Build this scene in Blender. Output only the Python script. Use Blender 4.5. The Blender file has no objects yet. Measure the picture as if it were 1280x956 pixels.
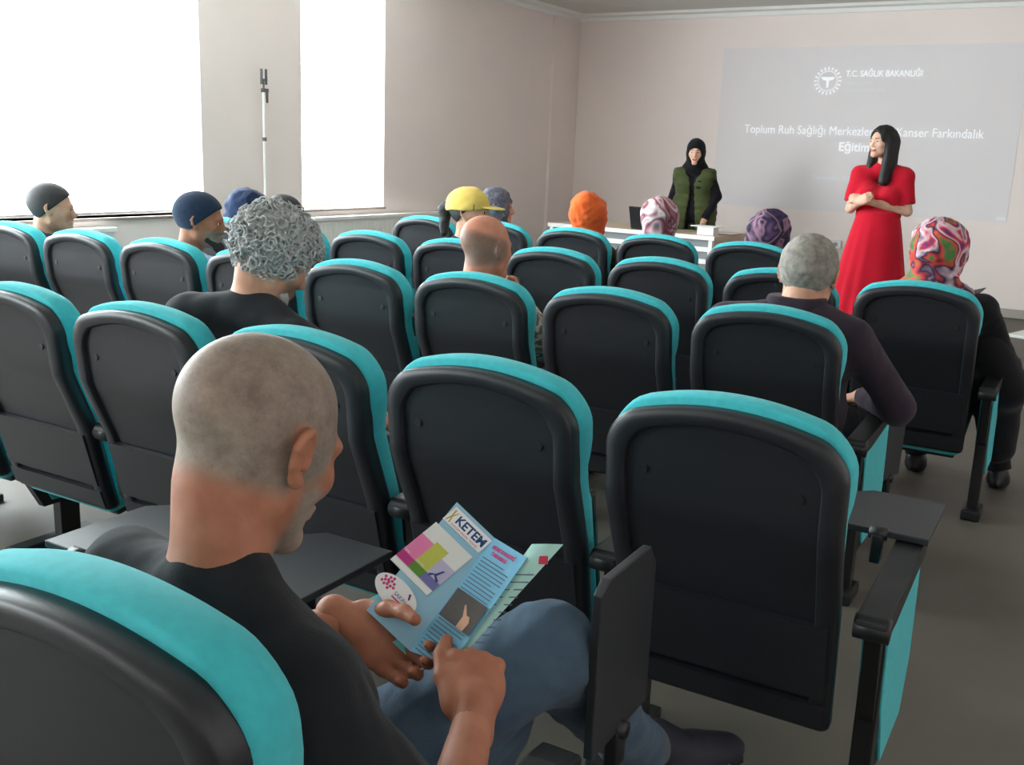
import bpy, bmesh, math, random
import numpy as np
from mathutils import Vector, Matrix

# ------------------------------------------------------------ camera, sky, exposure
S = bpy.context.scene
COL = S.collection
WY = -0.0328                    # the walls are turned a little against the seat rows
CAM_H = 1.4585
cam = bpy.data.objects.new('camera', bpy.data.cameras.new('camera'))
COL.objects.link(cam)
rx = Vector((.862714, .504207, .038723)); ux = Vector((-.146029, .175082, .973664)); fx = Vector((-.484149, .845649, -.224675))
M = Matrix((rx, ux, -fx)).transposed().to_4x4()
M.translation = (0, 0, CAM_H)
cam.matrix_world = M
cam.data.sensor_width = 36
cam.data.lens = 1252.8 / 1280 * 36
cam.data.clip_start = .02
S.camera = cam
S.view_settings.view_transform = 'Standard'
S.view_settings.look = 'None'
S.view_settings.gamma = 1
S.view_settings.exposure = EXPO = 0.5
S.view_settings.use_curve_mapping = False
W = bpy.data.worlds.new('sky'); S.world = W; W.use_nodes = True
bg = W.node_tree.nodes['Background']
bg.inputs[0].default_value = (.90, .965, 1, 1)
bg.inputs[1].default_value = 16
XW, YF, XR, YB, ZC = -6.227, 11.305, 2.4, -3.6, 3.09
WINS = [(-3.0, -.7, .89, 2.86), (.5, 5.425, .89, 2.86), (6.512, 7.612, .893, 2.86)]
for i, (a, b, z0, z1) in enumerate(WINS):       # portals only steer the sky light through the openings
    L = bpy.data.lights.new('window_portal', 'AREA'); L.shape = 'RECTANGLE'; L.size = b - a; L.size_y = z1 - z0
    L.cycles.is_portal = True
    o = bpy.data.objects.new('window_portal', L); COL.objects.link(o)
    c, s = math.cos(WY), math.sin(WY); x, y = XW - .16, (a + b) / 2
    o.location = (c * x - s * y, s * x + c * y, (z0 + z1) / 2)
    o.rotation_euler = (math.pi / 2, 0, -math.pi / 2 + WY)

# ------------------------------------------------------------ materials
def lin(c):
    return tuple((v / 255 / 12.92 if v / 255 <= .04045 else ((v / 255 + .055) / 1.055) ** 2.4) for v in c) + (1,)
MATS = {}
def mat(name, col, rough=.6, noise=0, nscale=20, bump=0, bscale=200, metal=0, emit=None, es=0, spec=.5, col2=None, detail=3, sheen=0):
    if name in MATS: return MATS[name]
    m = bpy.data.materials.new(name); m.use_nodes = True; nt = m.node_tree; b = nt.nodes['Principled BSDF']
    b.inputs['Roughness'].default_value = rough; b.inputs['Metallic'].default_value = metal
    b.inputs['Specular IOR Level'].default_value = spec
    b.inputs['Sheen Weight'].default_value = sheen
    tc = nt.nodes.new('ShaderNodeTexCoord')
    n = nt.nodes.new('ShaderNodeTexNoise'); n.inputs['Scale'].default_value = nscale; n.inputs['Detail'].default_value = detail
    nt.links.new(tc.outputs['Object'], n.inputs['Vector'])
    r = nt.nodes.new('ShaderNodeValToRGB'); r.color_ramp.elements[0].position = .3; r.color_ramp.elements[1].position = .7
    c1 = lin(col); c2 = lin(col2) if col2 else tuple(min(1, v * (1 + noise)) for v in c1[:3]) + (1,)
    if not col2: c1 = tuple(v * (1 - noise) for v in c1[:3]) + (1,)
    r.color_ramp.elements[0].color = c1; r.color_ramp.elements[1].color = c2
    nt.links.new(n.outputs['Fac'], r.inputs[0]); nt.links.new(r.outputs[0], b.inputs['Base Color'])
    if bump:
        n2 = nt.nodes.new('ShaderNodeTexNoise'); n2.inputs['Scale'].default_value = bscale; n2.inputs['Detail'].default_value = 2
        nt.links.new(tc.outputs['Object'], n2.inputs['Vector'])
        bp = nt.nodes.new('ShaderNodeBump'); bp.inputs['Strength'].default_value = bump; bp.inputs['Distance'].default_value = .002
        nt.links.new(n2.outputs['Fac'], bp.inputs['Height']); nt.links.new(bp.outputs[0], b.inputs['Normal'])
    if emit:
        b.inputs['Emission Color'].default_value = lin(emit); b.inputs['Emission Strength'].default_value = es
    MATS[name] = m; return m
def pattern(name, cols, scale=18, rough=.8, dist=2.5, vor=False, bumps=0):
    """printed cloth: bands of a warped noise picked by a constant colour ramp"""
    m = bpy.data.materials.new(name); m.use_nodes = True; nt = m.node_tree; b = nt.nodes['Principled BSDF']
    b.inputs['Roughness'].default_value = rough; b.inputs['Specular IOR Level'].default_value = .2
    tc = nt.nodes.new('ShaderNodeTexCoord')
    n = nt.nodes.new('ShaderNodeTexNoise'); n.inputs['Scale'].default_value = scale; n.inputs['Distortion'].default_value = dist
    n.inputs['Detail'].default_value = 1.5
    nt.links.new(tc.outputs['Object'], n.inputs['Vector'])
    r = nt.nodes.new('ShaderNodeValToRGB'); r.color_ramp.interpolation = 'CONSTANT' if vor else 'LINEAR'
    k = len(cols)
    while len(r.color_ramp.elements) < k: r.color_ramp.elements.new(.5)
    for i, c in enumerate(cols):
        r.color_ramp.elements[i].position = .28 + .44 * i / max(1, k - 1 if not vor else k); r.color_ramp.elements[i].color = lin(c)
    nt.links.new(n.outputs['Fac'], r.inputs[0]); nt.links.new(r.outputs[0], b.inputs['Base Color'])
    MATS[name] = m; return m
def skin_mat(name, col, stub, rough=.55):
    """skin with an attribute 'stubble' (0..1) that mixes in cropped hair"""
    m = bpy.data.materials.new(name); m.use_nodes = True; nt = m.node_tree; b = nt.nodes['Principled BSDF']
    b.inputs['Roughness'].default_value = rough; b.inputs['Specular IOR Level'].default_value = .3
    b.inputs['Subsurface Weight'].default_value = .06; b.inputs['Subsurface Radius'].default_value = (.012, .005, .003)
    tc = nt.nodes.new('ShaderNodeTexCoord')
    n = nt.nodes.new('ShaderNodeTexNoise'); n.inputs['Scale'].default_value = 22; n.inputs['Detail'].default_value = 4
    nt.links.new(tc.outputs['Object'], n.inputs['Vector'])
    r = nt.nodes.new('ShaderNodeValToRGB'); r.color_ramp.elements[0].position = .3; r.color_ramp.elements[1].position = .7
    c = lin(col); r.color_ramp.elements[0].color = (c[0] * .85, c[1] * .75, c[2] * .7, 1); r.color_ramp.elements[1].color = (min(1, c[0] * 1.08), c[1] * 1.1, c[2] * 1.1, 1)
    nt.links.new(n.outputs['Fac'], r.inputs[0])
    n2 = nt.nodes.new('ShaderNodeTexNoise'); n2.inputs['Scale'].default_value = 9; n2.inputs['Detail'].default_value = 10; n2.inputs['Roughness'].default_value = .8
    nt.links.new(tc.outputs['Object'], n2.inputs['Vector'])
    r2 = nt.nodes.new('ShaderNodeValToRGB'); r2.color_ramp.elements[0].position = .38; r2.color_ramp.elements[1].position = .62
    s = lin(stub); r2.color_ramp.elements[0].color = (s[0] * .62, s[1] * .62, s[2] * .62, 1); r2.color_ramp.elements[1].color = tuple(min(1, v * 1.3) for v in s[:3]) + (1,)
    nt.links.new(n2.outputs['Fac'], r2.inputs[0])
    at = nt.nodes.new('ShaderNodeAttribute'); at.attribute_name = 'stubble'
    mx = nt.nodes.new('ShaderNodeMix'); mx.data_type = 'RGBA'
    nt.links.new(at.outputs['Fac'], mx.inputs[0]); nt.links.new(r.outputs[0], mx.inputs[6]); nt.links.new(r2.outputs[0], mx.inputs[7])
    nt.links.new(mx.outputs[2], b.inputs['Base Color'])
    n3 = nt.nodes.new('ShaderNodeTexNoise'); n3.inputs['Scale'].default_value = 450
    nt.links.new(tc.outputs['Object'], n3.inputs['Vector'])
    bp = nt.nodes.new('ShaderNodeBump'); bp.inputs['Strength'].default_value = .35; bp.inputs['Distance'].default_value = .001
    nt.links.new(n3.outputs['Fac'], bp.inputs['Height']); nt.links.new(bp.outputs[0], b.inputs['Normal'])
    return m
wall_m = mat('painted_wall', (242, 229, 224), .75, .025, 1.2, .15, 90)
ceil_m = mat('ceiling_paint', (214, 212, 205), .8, .02, 2)
white_m = mat('white_paint', (236, 236, 232), .45, .01, 5)
glass_m = bpy.data.materials.new('window_glass'); glass_m.use_nodes = True
nt = glass_m.node_tree; nt.nodes.clear()
_o = nt.nodes.new('ShaderNodeOutputMaterial'); _t = nt.nodes.new('ShaderNodeBsdfTransparent'); _g = nt.nodes.new('ShaderNodeBsdfGlossy'); _x = nt.nodes.new('ShaderNodeMixShader')
_g.inputs['Roughness'].default_value = .02; _t.inputs[0].default_value = (.97, .99, .99, 1); _x.inputs[0].default_value = .05
nt.links.new(_t.outputs[0], _x.inputs[1]); nt.links.new(_g.outputs[0], _x.inputs[2]); nt.links.new(_x.outputs[0], _o.inputs[0])
teal_m = mat('teal_upholstery', (66, 186, 194), .85, .06, 60, .5, 900, spec=.2, sheen=.15)
shell_m = mat('charcoal_moulded_plastic', (27, 29, 34), .40, .05, 30, .12, 700)
black_m = mat('black_plastic', (19, 20, 23), .45, .04, 30, .1, 500)
steel_m = mat('black_steel', (17, 17, 19), .4, .03, 30)
tablet_m = mat('dark_grey_laminate', (44, 46, 50), .38, .04, 12)

# ------------------------------------------------------------ mesh helpers
def link(name, me, m, parent=None, smooth=False):
    o = bpy.data.objects.new(name, me); COL.objects.link(o)
    if m: me.materials.append(m)
    if parent: o.parent = parent
    if smooth: me.polygons.foreach_set('use_smooth', [True] * len(me.polygons))
    return o
def bmobj(name, bm, m, parent=None, smooth=False):
    me = bpy.data.meshes.new(name); bmesh.ops.recalc_face_normals(bm, faces=bm.faces); bm.to_mesh(me); bm.free()
    return link(name, me, m, parent, smooth)
def box(bm, a, b, bev=0, mtx=None):
    a, b = Vector(a), Vector(b)
    r = bmesh.ops.create_cube(bm, size=1); vs = r['verts']
    c = (a + b) / 2; d = b - a
    for v in vs: v.co = Vector((v.co.x * d.x, v.co.y * d.y, v.co.z * d.z)) + c
    if bev:
        es = list({e for v in vs for e in v.link_edges})
        rr = bmesh.ops.bevel(bm, geom=es, offset=bev, segments=2, affect='EDGES', profile=.6)
        vs = list({v for f in rr['faces'] for v in f.verts} | {v for v in vs if v.is_valid})
    if mtx:
        for v in vs: v.co = mtx @ v.co
    return vs
def prism(bm, pts, axis, a, b, bev=0):
    """polygon pts (2D) extruded along axis from a to b"""
    def P(p, t): return {0: (t, p[0], p[1]), 1: (p[0], t, p[1]), 2: (p[0], p[1], t)}[axis]
    v0 = [bm.verts.new(P(p, a)) for p in pts]; v1 = [bm.verts.new(P(p, b)) for p in pts]
    bm.faces.new(v0); bm.faces.new(v1[::-1]); n = len(pts)
    for i in range(n): bm.faces.new((v0[i], v0[(i + 1) % n], v1[(i + 1) % n], v1[i]))
    if bev:
        es = list({e for v in v0 + v1 for e in v.link_edges})
        bmesh.ops.bevel(bm, geom=es, offset=bev, segments=2, affect='EDGES', profile=.6)
def cyl(bm, a, b, r, r2=None, n=16):
    a, b = Vector(a), Vector(b); d = b - a
    m = d.to_track_quat('Z', 'Y').to_matrix().to_4x4(); m.translation = (a + b) / 2
    bmesh.ops.create_cone(bm, cap_ends=True, segments=n, radius1=r, radius2=r if r2 is None else r2, depth=d.length, matrix=m)
def tag(o, label, cat, group=None):
    o['label'] = label; o['category'] = cat
    if group: o['group'] = group
    return o
def thing(name, label, cat, loc=(0, 0, 0), rz=0, group=None):
    o = bpy.data.objects.new(name, None); COL.objects.link(o); o.location = loc; o.rotation_euler = (0, 0, rz); o.empty_display_size = .1
    return tag(o, label, cat, group)
def struct(name, bm, m, smooth=False):
    o = bmobj(name, bm, m, None, smooth); o['kind'] = 'structure'; o.rotation_euler = (0, 0, WY); return o
def wf(x, y, z=0):
    c, s = math.cos(WY), math.sin(WY); return (c * x - s * y, s * x + c * y, z)
def text(name, s, size, m, parent, M4, ax='LEFT', ext=.0006, bold=0, sx=1):
    cu = bpy.data.curves.new(name, 'FONT'); cu.body = s; cu.size = size; cu.align_x = ax; cu.extrude = ext; cu.offset = bold; cu.resolution_u = 3
    o = bpy.data.objects.new(name, cu); COL.objects.link(o)
    dg = bpy.context.evaluated_depsgraph_get(); me = bpy.data.meshes.new_from_object(o.evaluated_get(dg))
    bpy.data.objects.remove(o); me.materials.clear()
    me.transform(M4 @ Matrix.Diagonal((sx, 1, 1, 1)))
    return link(name, me, m, parent)

# ------------------------------------------------------------ the room (wall frame)
bm = bmesh.new(); box(bm, (XW - .3, YB - .2, -.1), (XR + .2, YF + .2, 0))
floor_m = mat('floor_vinyl', (86, 80, 72), .6, 0, 1.6, .1, 60, col2=(100, 94, 85), detail=6)
struct('floor', bm, floor_m)
bm = bmesh.new(); box(bm, (XW - .3, YB - .2, ZC), (XR + .2, YF + .2, ZC + .1)); struct('ceiling', bm, ceil_m)
bm = bmesh.new(); box(bm, (XW - .3, YF, 0), (XR + .2, YF + .2, ZC)); struct('wall_front', bm, wall_m)
bm = bmesh.new(); box(bm, (XW - .3, YB - .2, 0), (XR + .2, YB, ZC)); struct('wall_back', bm, wall_m)
bm = bmesh.new(); box(bm, (XR, YB, 0), (XR + .2, YF, ZC)); struct('wall_right', bm, wall_m)
bm = bmesh.new()
box(bm, (XW - .3, YB, 0), (XW, YF, .89)); box(bm, (XW - .3, YB, 2.86), (XW, YF, ZC))
ys = [YB] + [v for w in WINS for v in w[:2]] + [YF]
for i in range(0, len(ys), 2): box(bm, (XW - .3, ys[i], .89), (XW, ys[i + 1], 2.86))
struct('wall_left', bm, wall_m)
sill_m = mat('grey_brown_sill_edge', (150, 134, 124), .5, .03, 10)
for i, (a, b, z0, z1) in enumerate(WINS):
    w = bpy.data.objects.new('window_%d' % (i + 1), None); COL.objects.link(w); w['kind'] = 'structure'; w.rotation_euler = (0, 0, WY)
    bm = bmesh.new(); t = .022; x0, x1 = XW - .27, XW - .22
    box(bm, (x0, a, z0), (x1, b, z0 + t)); box(bm, (x0, a, z1 - t), (x1, b, z1)); box(bm, (x0, a, z0), (x1, a + t, z1)); box(bm, (x0, b - t, z0), (x1, b, z1))
    if b - a > 3: box(bm, (x0, (a + b) / 2 - t / 2, z0), (x1, (a + b) / 2 + t / 2, z1))
    bmobj('window_frame', bm, white_m, w)
    bm = bmesh.new(); box(bm, (x0 + .02, a + t, z0 + t), (x0 + .028, b - t, z1 - t)); bmobj('pane', bm, glass_m, w)
    bm = bmesh.new(); box(bm, (XW - .22, a - .02, z0 - .022), (XW + .02, b + .02, z0), .004); bmobj('window_sill', bm, sill_m, w)
# cornice round the ceiling, corner pilaster, skirting
corn_m = mat('white_cornice', (240, 240, 236), .5, .01, 5)
def cornice(name, a, b, axis, sgn, pos):
    bm = bmesh.new()
    prof = [(0, 0), (0, -.075), (.03, -.075), (.045, -.035), (.15, -.028), (.165, 0)]
    pts = [(pos + sgn * u, ZC + v) for u, v in prof]
    prism(bm, pts, axis, a, b); struct(name, bm, corn_m)
cornice('trim_1', XW, XR, 0, -1, YF)
cornice('trim_2', YB, YF, 1, 1, XW)
bm = bmesh.new(); box(bm, (XW, 10.69, 0), (XW + .035, YF, ZC)); struct('trim_3', bm, wall_m)
base_m = mat('grey_skirting', (176, 170, 160), .5, .03, 8)
bm = bmesh.new(); box(bm, (XW, YF - .015, 0), (XR, YF, .09), .003); struct('baseboard_front', bm, base_m)
bm = bmesh.new(); box(bm, (XW, YB, 0), (XW + .015, YF, .09), .003); struct('baseboard_left', bm, base_m)
bm = bmesh.new(); box(bm, (XR - .015, YB, 0), (XR, YF, .09), .003); struct('baseboard_right', bm, base_m)

# radiators whose tops show as the white ledges under the windows
def radiator(a, b, label):
    t = thing('radiator', label, 'radiator', (0, 0, 0), WY, 'radiators under the windows')
    bm = bmesh.new(); box(bm, (XW + .03, a, .2), (XW + .10, b, .80), .006)
    n = int((b - a) / .05)
    for i in range(n):
        y = a + (i + .5) * (b - a) / n; box(bm, (XW + .10, y - .012, .24), (XW + .106, y + .012, .77))
    bmobj('body', bm, white_m, t)
    bm = bmesh.new(); box(bm, (XW + .02, a - .005, .80), (XW + .12, b + .005, .83), .004); bmobj('top_grille', bm, white_m, t)
    for y in (a + .2, b - .2):
        bm = bmesh.new(); box(bm, (XW + .001, y - .02, .3), (XW + .03, y + .02, .7)); bmobj('bracket', bm, white_m, t)
    bm = bmesh.new(); cyl(bm, (XW + .06, b + .04, 0), (XW + .06, b + .04, .28), .01); cyl(bm, (XW + .06, b + .04, .28), (XW + .06, b, .28), .01)
    bmobj('pipe', bm, white_m, t)
radiator(6.55, 8.47, 'white panel radiator under the narrow window, beside the blank wall')
radiator(2.6, 4.54, 'white panel radiator under the wide window by the hooded-jacket man')

# ------------------------------------------------------------ projected slide
slide_m = mat('painted_projector_light', (231, 224, 224), .75, .02, 1.2, emit=(150, 195, 225), es=.02)  # projector light put into the colour and faint glow of a thin sheet
ltxt_m = mat('glowing_lettering', (225, 225, 225), .75, 0, emit=(235, 240, 250), es=.34)  # letters and emblem glow by themselves, standing in for the projector beam
ltxt2_m = mat('glowing_faint_lettering', (215, 215, 215), .75, 0, emit=(225, 235, 250), es=.16)
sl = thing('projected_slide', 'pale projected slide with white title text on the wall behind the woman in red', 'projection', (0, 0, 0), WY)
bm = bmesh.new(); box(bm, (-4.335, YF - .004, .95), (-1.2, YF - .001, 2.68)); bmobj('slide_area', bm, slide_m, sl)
def wt(name, s, x, z, size, m, ax='LEFT', bold=.0, sx=1):
    text(name, s, size, m, sl, Matrix.Translation((x, YF - .005, z)) @ Matrix.Rotation(math.pi / 2, 4, 'X'), ax, .0005, bold, sx)
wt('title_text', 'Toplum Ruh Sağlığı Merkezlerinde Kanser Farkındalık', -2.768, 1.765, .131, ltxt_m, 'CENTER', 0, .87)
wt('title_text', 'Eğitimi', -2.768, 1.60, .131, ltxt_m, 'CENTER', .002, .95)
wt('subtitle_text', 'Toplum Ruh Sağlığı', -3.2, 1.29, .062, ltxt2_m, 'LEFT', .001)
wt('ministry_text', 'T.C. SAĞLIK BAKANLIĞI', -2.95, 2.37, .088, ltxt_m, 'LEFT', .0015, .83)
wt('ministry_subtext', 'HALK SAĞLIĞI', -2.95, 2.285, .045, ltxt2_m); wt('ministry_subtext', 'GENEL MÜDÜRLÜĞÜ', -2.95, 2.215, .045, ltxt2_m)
bm = bmesh.new()
cx, cz = -3.135, 2.325
for k in range(20):         # round emblem: ring of rays, winged staff inside
    a = k * math.tau / 20
    m4 = Matrix.Translation((cx, YF - .005, cz)) @ Matrix.Rotation(a, 4, 'Y')
    box(bm, (-.008, -.001, .115), (.008, .001, .145), 0, m4)
for k in range(32):
    a = k * math.tau / 32; m4 = Matrix.Translation((cx, YF - .005, cz)) @ Matrix.Rotation(a, 4, 'Y'); box(bm, (-.012, -.001, .098), (.012, .001, .104), 0, m4)
prism(bm, [(cx - .075, cz + .04), (cx + .075, cz + .04), (cx + .05, cz + .01), (cx + .014, cz + .005), (cx + .01, cz - .07), (cx - .01, cz - .07), (cx - .014, cz + .005), (cx - .05, cz + .01)], 1, YF - .006, YF - .004)
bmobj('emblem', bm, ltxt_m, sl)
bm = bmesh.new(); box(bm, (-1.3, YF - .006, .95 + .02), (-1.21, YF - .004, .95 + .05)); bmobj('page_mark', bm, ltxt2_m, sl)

# ------------------------------------------------------------ theatre seats
def yb(z):      # recline profile of the back: forward shift by height
    zs = [.25, .36, .565, .75, .90, 1.02]; v = [.158, .130, .080, .002, -.014, -.034]
    return float(np.interp(z, zs, v))
def outline(hw, zt, zb, hwb, rt, arch, n=9, rb=.035):
    """closed (x,z) outline: arched top, round shoulders, tapering sides"""
    pts = []
    def topz(x): return zt - arch * (x / hw) ** 2
    zc = topz(hw) - rt
    pts += [(hwb - rb + rb * math.sin(t), zb + rb - rb * math.cos(t)) for t in np.linspace(0, math.pi / 2, 5)]
    pts += [(hwb + (hw - hwb) * min(1, t * 1.35), zb + rb + (zc - zb - rb) * t) for t in np.linspace(0, 1, 16)[1:]]
    xr = hw - rt
    for t in np.linspace(0, math.pi / 2, 8)[1:]:
        x = xr + rt * math.cos(t); pts.append((x, zc + rt * math.sin(t) + (topz(min(x, hw)) - topz(hw)) * math.sin(t)))
    pts += [(x, topz(x)) for x in np.linspace(xr, -xr, 2 * n + 1)[1:-1]]
    half = pts
    right = [p for p in half if p[0] > 1e-6]; mid = [p for p in half if abs(p[0]) <= 1e-6]
    return right + mid + [(-x, z) for x, z in reversed(right)]
def loft(bm, out, rings, cz, cx=0, sub=1):
    """rings: (inset scale in x, inset scale in z, y offset)"""
    prev = None; n = len(out)
    for (sx, sz, y) in rings:
        vs = [bm.verts.new((cx + x * sx, y + yb(cz + (z - cz) * sz), cz + (z - cz) * sz)) for x, z in out]
        if prev:
            for i in range(n): bm.faces.new((prev[i], prev[(i + 1) % n], vs[(i + 1) % n], vs[i]))
        prev = vs; 
        if vs and len(bm.verts) == n: first = vs
    return prev
def cap(bm, ring, cz, y, steps=5):
    n = len(ring); prev = ring; base = [(v.co.x, v.co.z) for v in ring]
    for s in np.linspace(1, 0, steps + 1)[1:-1]:
        vs = [bm.verts.new((x * s, y + yb(cz + (z - cz) * s), cz + (z - cz) * s)) for x, z in base]
        for i in range(n): bm.faces.new((prev[i], prev[(i + 1) % n], vs[(i + 1) % n], vs[i]))
        prev = vs
    c = bm.verts.new((0, y + yb(cz), cz))
    for i in range(n): bm.faces.new((prev[i], prev[(i + 1) % n], c))
def panel_fill(bm, ring):
    # recessed rear panel, cut into level strips so that its crease at z .75 stays sharp
    n = len(ring)
    pts = [(v.co.x, v.co.z) for v in ring]
    zs = sorted(set([round(z, 4) for x, z in pts if x > 0.0])); zs += [.75]; zs = sorted(set(zs))
    pts = [(x * 1.03, .66 + (z - .66) * 1.02) for x, z in pts]; zs = [.66 + (z - .66) * 1.02 if z != .75 else z for z in zs] + [max(z for x, z in pts)]; zs.sort()
    R = sorted([(z, x) for x, z in pts if x > 0] + [(max(z for x, z in pts), 0.0)]); zz = [a for a, b in R]; xx = [b for a, b in R]
    prev = None
    lv = []
    for z in zs:
        if not lv or z - lv[-1] > .003 or z == zs[-1]: lv.append(z)
    for z in lv:
        hw = float(np.interp(z, zz, xx)); row = [bm.verts.new((hw * t, yb(z) - .001, z)) for t in np.linspace(-1, 1, 9)]
        if prev:
            for i in range(8): bm.faces.new((prev[i], prev[i + 1], row[i + 1], row[i]))
        prev = row
def add_shell(bm):
    out = outline(.247, .985, .275, .238, .06, .05, rb=.02); cz = .66
    rings = [(.99, .99, .035), (1, 1, .022), (1, 1, 0), (.99, .994, -.007), (.968, .981, -.012), (.90, .945, -.0145), (.832, .899, -.0145), (.818, .890, -.0125), (.812, .886, -.004), (.808, .882, -.001)]
    n0 = len(bm.verts); last = loft(bm, out, rings, cz); bm.faces.new(last) if False else panel_fill(bm, last)
    bm.verts.ensure_lookup_table(); first = bm.verts[n0:n0 + len(out)]
    cap(bm, list(first)[::-1], cz, .035, 4)
def add_cushion(bm):
    out = outline(.249, 1.003, .33, .222, .07, .052); cz = .66
    o2 = []
    for x, z in out:       # side notch under the padded head section
        w = 1 - .045 * min(1, max(0, (.83 - z) / .05)) if z < .83 else 1
        o2.append((x * w, z))
    n0 = len(bm.verts)
    def th(z): return .075 if z > .84 else .055
    rings = [(.985, .985, .026), (1.0, 1.0, .034), (1.01, 1.01, .055), (1.003, 1.006, .078), (.975, .985, .100), (.92, .95, .113), (.8, .86, .118)]
    last = loft(bm, o2, rings, cz); cap(bm, last, cz, .118, 5)
    bm.verts.ensure_lookup_table(); cap(bm, list(bm.verts[n0:n0 + len(o2)])[::-1], cz, .026, 3)
def shade_auto(o):
    o.data.polygons.foreach_set('use_smooth', [True] * len(o.data.polygons))
PROTO = {}
def part_mesh(key, fn, smooth=True):
    if key not in PROTO:
        bm = bmesh.new(); fn(bm); me = bpy.data.meshes.new(key); bmesh.ops.recalc_face_normals(bm, faces=bm.faces); bm.to_mesh(me); bm.free()
        if smooth: me.polygons.foreach_set('use_smooth', [True] * len(me.polygons))
        PROTO[key] = me
    return PROTO[key]
def put(name, key, fn, m, parent, smooth=True, loc=None, rot=None):
    me = part_mesh(key, fn, smooth)
    if not me.materials: me.materials.append(m)
    o = bpy.data.objects.new(name, me); COL.objects.link(o); o.parent = parent
    if loc: o.location = loc
    if rot: o.rotation_euler = rot
    return o
def lower_cover(bm):
    for z0, z1, hw, d in ((.362, .55, .226, .008), (.284, .352, .230, .007)):
        pr = [(-.004 + yb(z0), z0), (-.012 - d + yb(z0), z0 + .006), (-.012 - d + yb(z1), z1 - .004), (-.004 + yb(z1), z1)]
        prism(bm, pr, 0, -hw, hw)
def cushion_down(bm):
    vs = box(bm, (-.225, .16, .34), (.225, .62, .44), .03)
    for v in bm.verts: v.co.z += -.09 * ((.62 - v.co.y) / .46) ** 1.3 if v.co.y < .62 else 0
def pan_down(bm):
    box(bm, (-.205, .20, .315), (.205, .58, .352), .012)
    for v in bm.verts: v.co.z += -.09 * ((.62 - v.co.y) / .46) ** 1.3
def cushion_up(bm):
    box(bm, (-.215, .205, .32), (.215, .275, .70), .03)
    for v in bm.verts: v.co.y += -.11 * ((v.co.z - .30) / .46)
def pan_up(bm):
    box(bm, (-.205, .275, .33), (.205, .305, .68), .012)
    for v in bm.verts: v.co.y += -.11 * ((v.co.z - .30) / .46)
def armrest(bm):
    pts = [(-.012, .572), (-.012, .595), (.0, .607), (.25, .611), (.44, .628), (.49, .622), (.50, .605), (.47, .582), (.25, .572), (.10, .560), (.02, .556)]
    prism(bm, pts, 0, -.032, .032, .006)
def knob(bm):
    cyl(bm, (-.034, .012, .577), (.034, .012, .577), .026, n=20)
def side_core(bm):
    pts = [(.03, .565), (.46, .575), (.50, .30), (.44, .17), (.16, .17), (.06, .36)]
    prism(bm, pts, 0, -.017, .017, .003)
def side_pad(bm):
    pts = [(.065, .555), (.455, .572), (.485, .32), (.43, .19), (.19, .19), (.10, .36)]
    prism(bm, pts, 0, .0175, .026, .003)
def post(bm):
    box(bm, (-.022, .07, .03), (.022, .13, .54), .006)
def leg_fn(bm):
    box(bm, (-.022, .22, .02), (.022, .30, .20), .004)
def foot(bm):
    box(bm, (-.035, .03, 0), (.035, .36, .03), .008)
def foot2(bm):
    box(bm, (-.038, .02, 0), (.038, .17, .045), .01)
def tablet(bm):
    prism(bm, [(-.115, 0), (.115, 0), (.115, .27), (.085, .31), (-.085, .31), (-.115, .29)], 0, -.008, .008, .003)
def tab_hinge(bm):
    cyl(bm, (-.02, 0, 0), (.02, 0, 0), .016, n=14); box(bm, (-.012, -.02, -.07), (.012, .02, .0), .004)
AY = .09
def tablet_flat(bm):
    prism(bm, [(-.11, 0), (.11, 0), (.11, .30), (-.07, .30), (-.11, .26)], 2, -.008, .008, .003)
def side(t, x, end=0):
    x = x + (.02 if end else .008)
    s = bpy.data.objects.new('side_support', None)
    arm = put('armrest', 'armrest', armrest, black_m, t, True, (x, AY, -.018)); shade_flat(arm)
    put('armrest_knob', 'knob', knob, black_m, arm, True, (0, 0, 0))
    sp = put('side_panel', 'side_core', side_core, steel_m, t, False, (x, AY, -.018))
    put('side_pad', 'side_pad', side_pad, teal_m, sp, False, (0, 0, 0))
    put('side_pad', 'side_pad_l', lambda bm: (side_pad(bm), [setattr(v.co, 'x', -v.co.x) for v in bm.verts]), teal_m, sp, False, (0, 0, 0))
    if end:
        put('leg', 'post', post, steel_m, t, False, (x, AY, 0)); put('foot', 'foot2', foot2, black_m, t, False, (x, AY, 0))
    else:
        put('leg', 'leg', leg_fn, steel_m, t, False, (x, AY, 0)); put('foot', 'foot', foot, black_m, t, False, (x, AY, 0))
def shade_flat(o): o.data.polygons.foreach_set('use_smooth', [False] * len(o.data.polygons))
PITCH = .57
def seat(x, y, label, up=True, end=False, first=False, tab=None, group='rows of teal and charcoal theatre seats'):
    t = thing('theatre_seat', label, 'seat', (x, y, 0), 0, group)
    put('back_shell', 'shell', add_shell, shell_m, t)
    put('back_cushion', 'cushion', add_cushion, teal_m, t)
    put('lower_cover', 'lower_cover', lower_cover, shell_m, t, False)
    for s in (-1, 1):
        put('screw', 'screw', lambda bm: cyl(bm, (0, -.003, 0), (0, .006, 0), .0095, n=12), steel_m, t, False, (s * .161, yb(.832) - .001, .832))
    if up:
        put('seat_cushion', 'cushion_up', cushion_up, teal_m, t); put('seat_pan', 'pan_up', pan_up, black_m, t)
    else:
        put('seat_cushion', 'cushion_down', cushion_down, teal_m, t); put('seat_pan', 'pan_down', pan_down, black_m, t)
    side(t, PITCH / 2, end)
    if first: side(t, -PITCH / 2, False)
    if tab:
        for (lx, ly, lz, rot, *fl) in tab:
            o = put('writing_tablet', *(('tablet_flat', tablet_flat) if fl else ('tablet', tablet)), tablet_m, t, False, (lx, ly, lz), rot)
            put('hinge', 'hinge', tab_hinge, black_m, o, True, (0, 0, 0))
    return t
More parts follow.
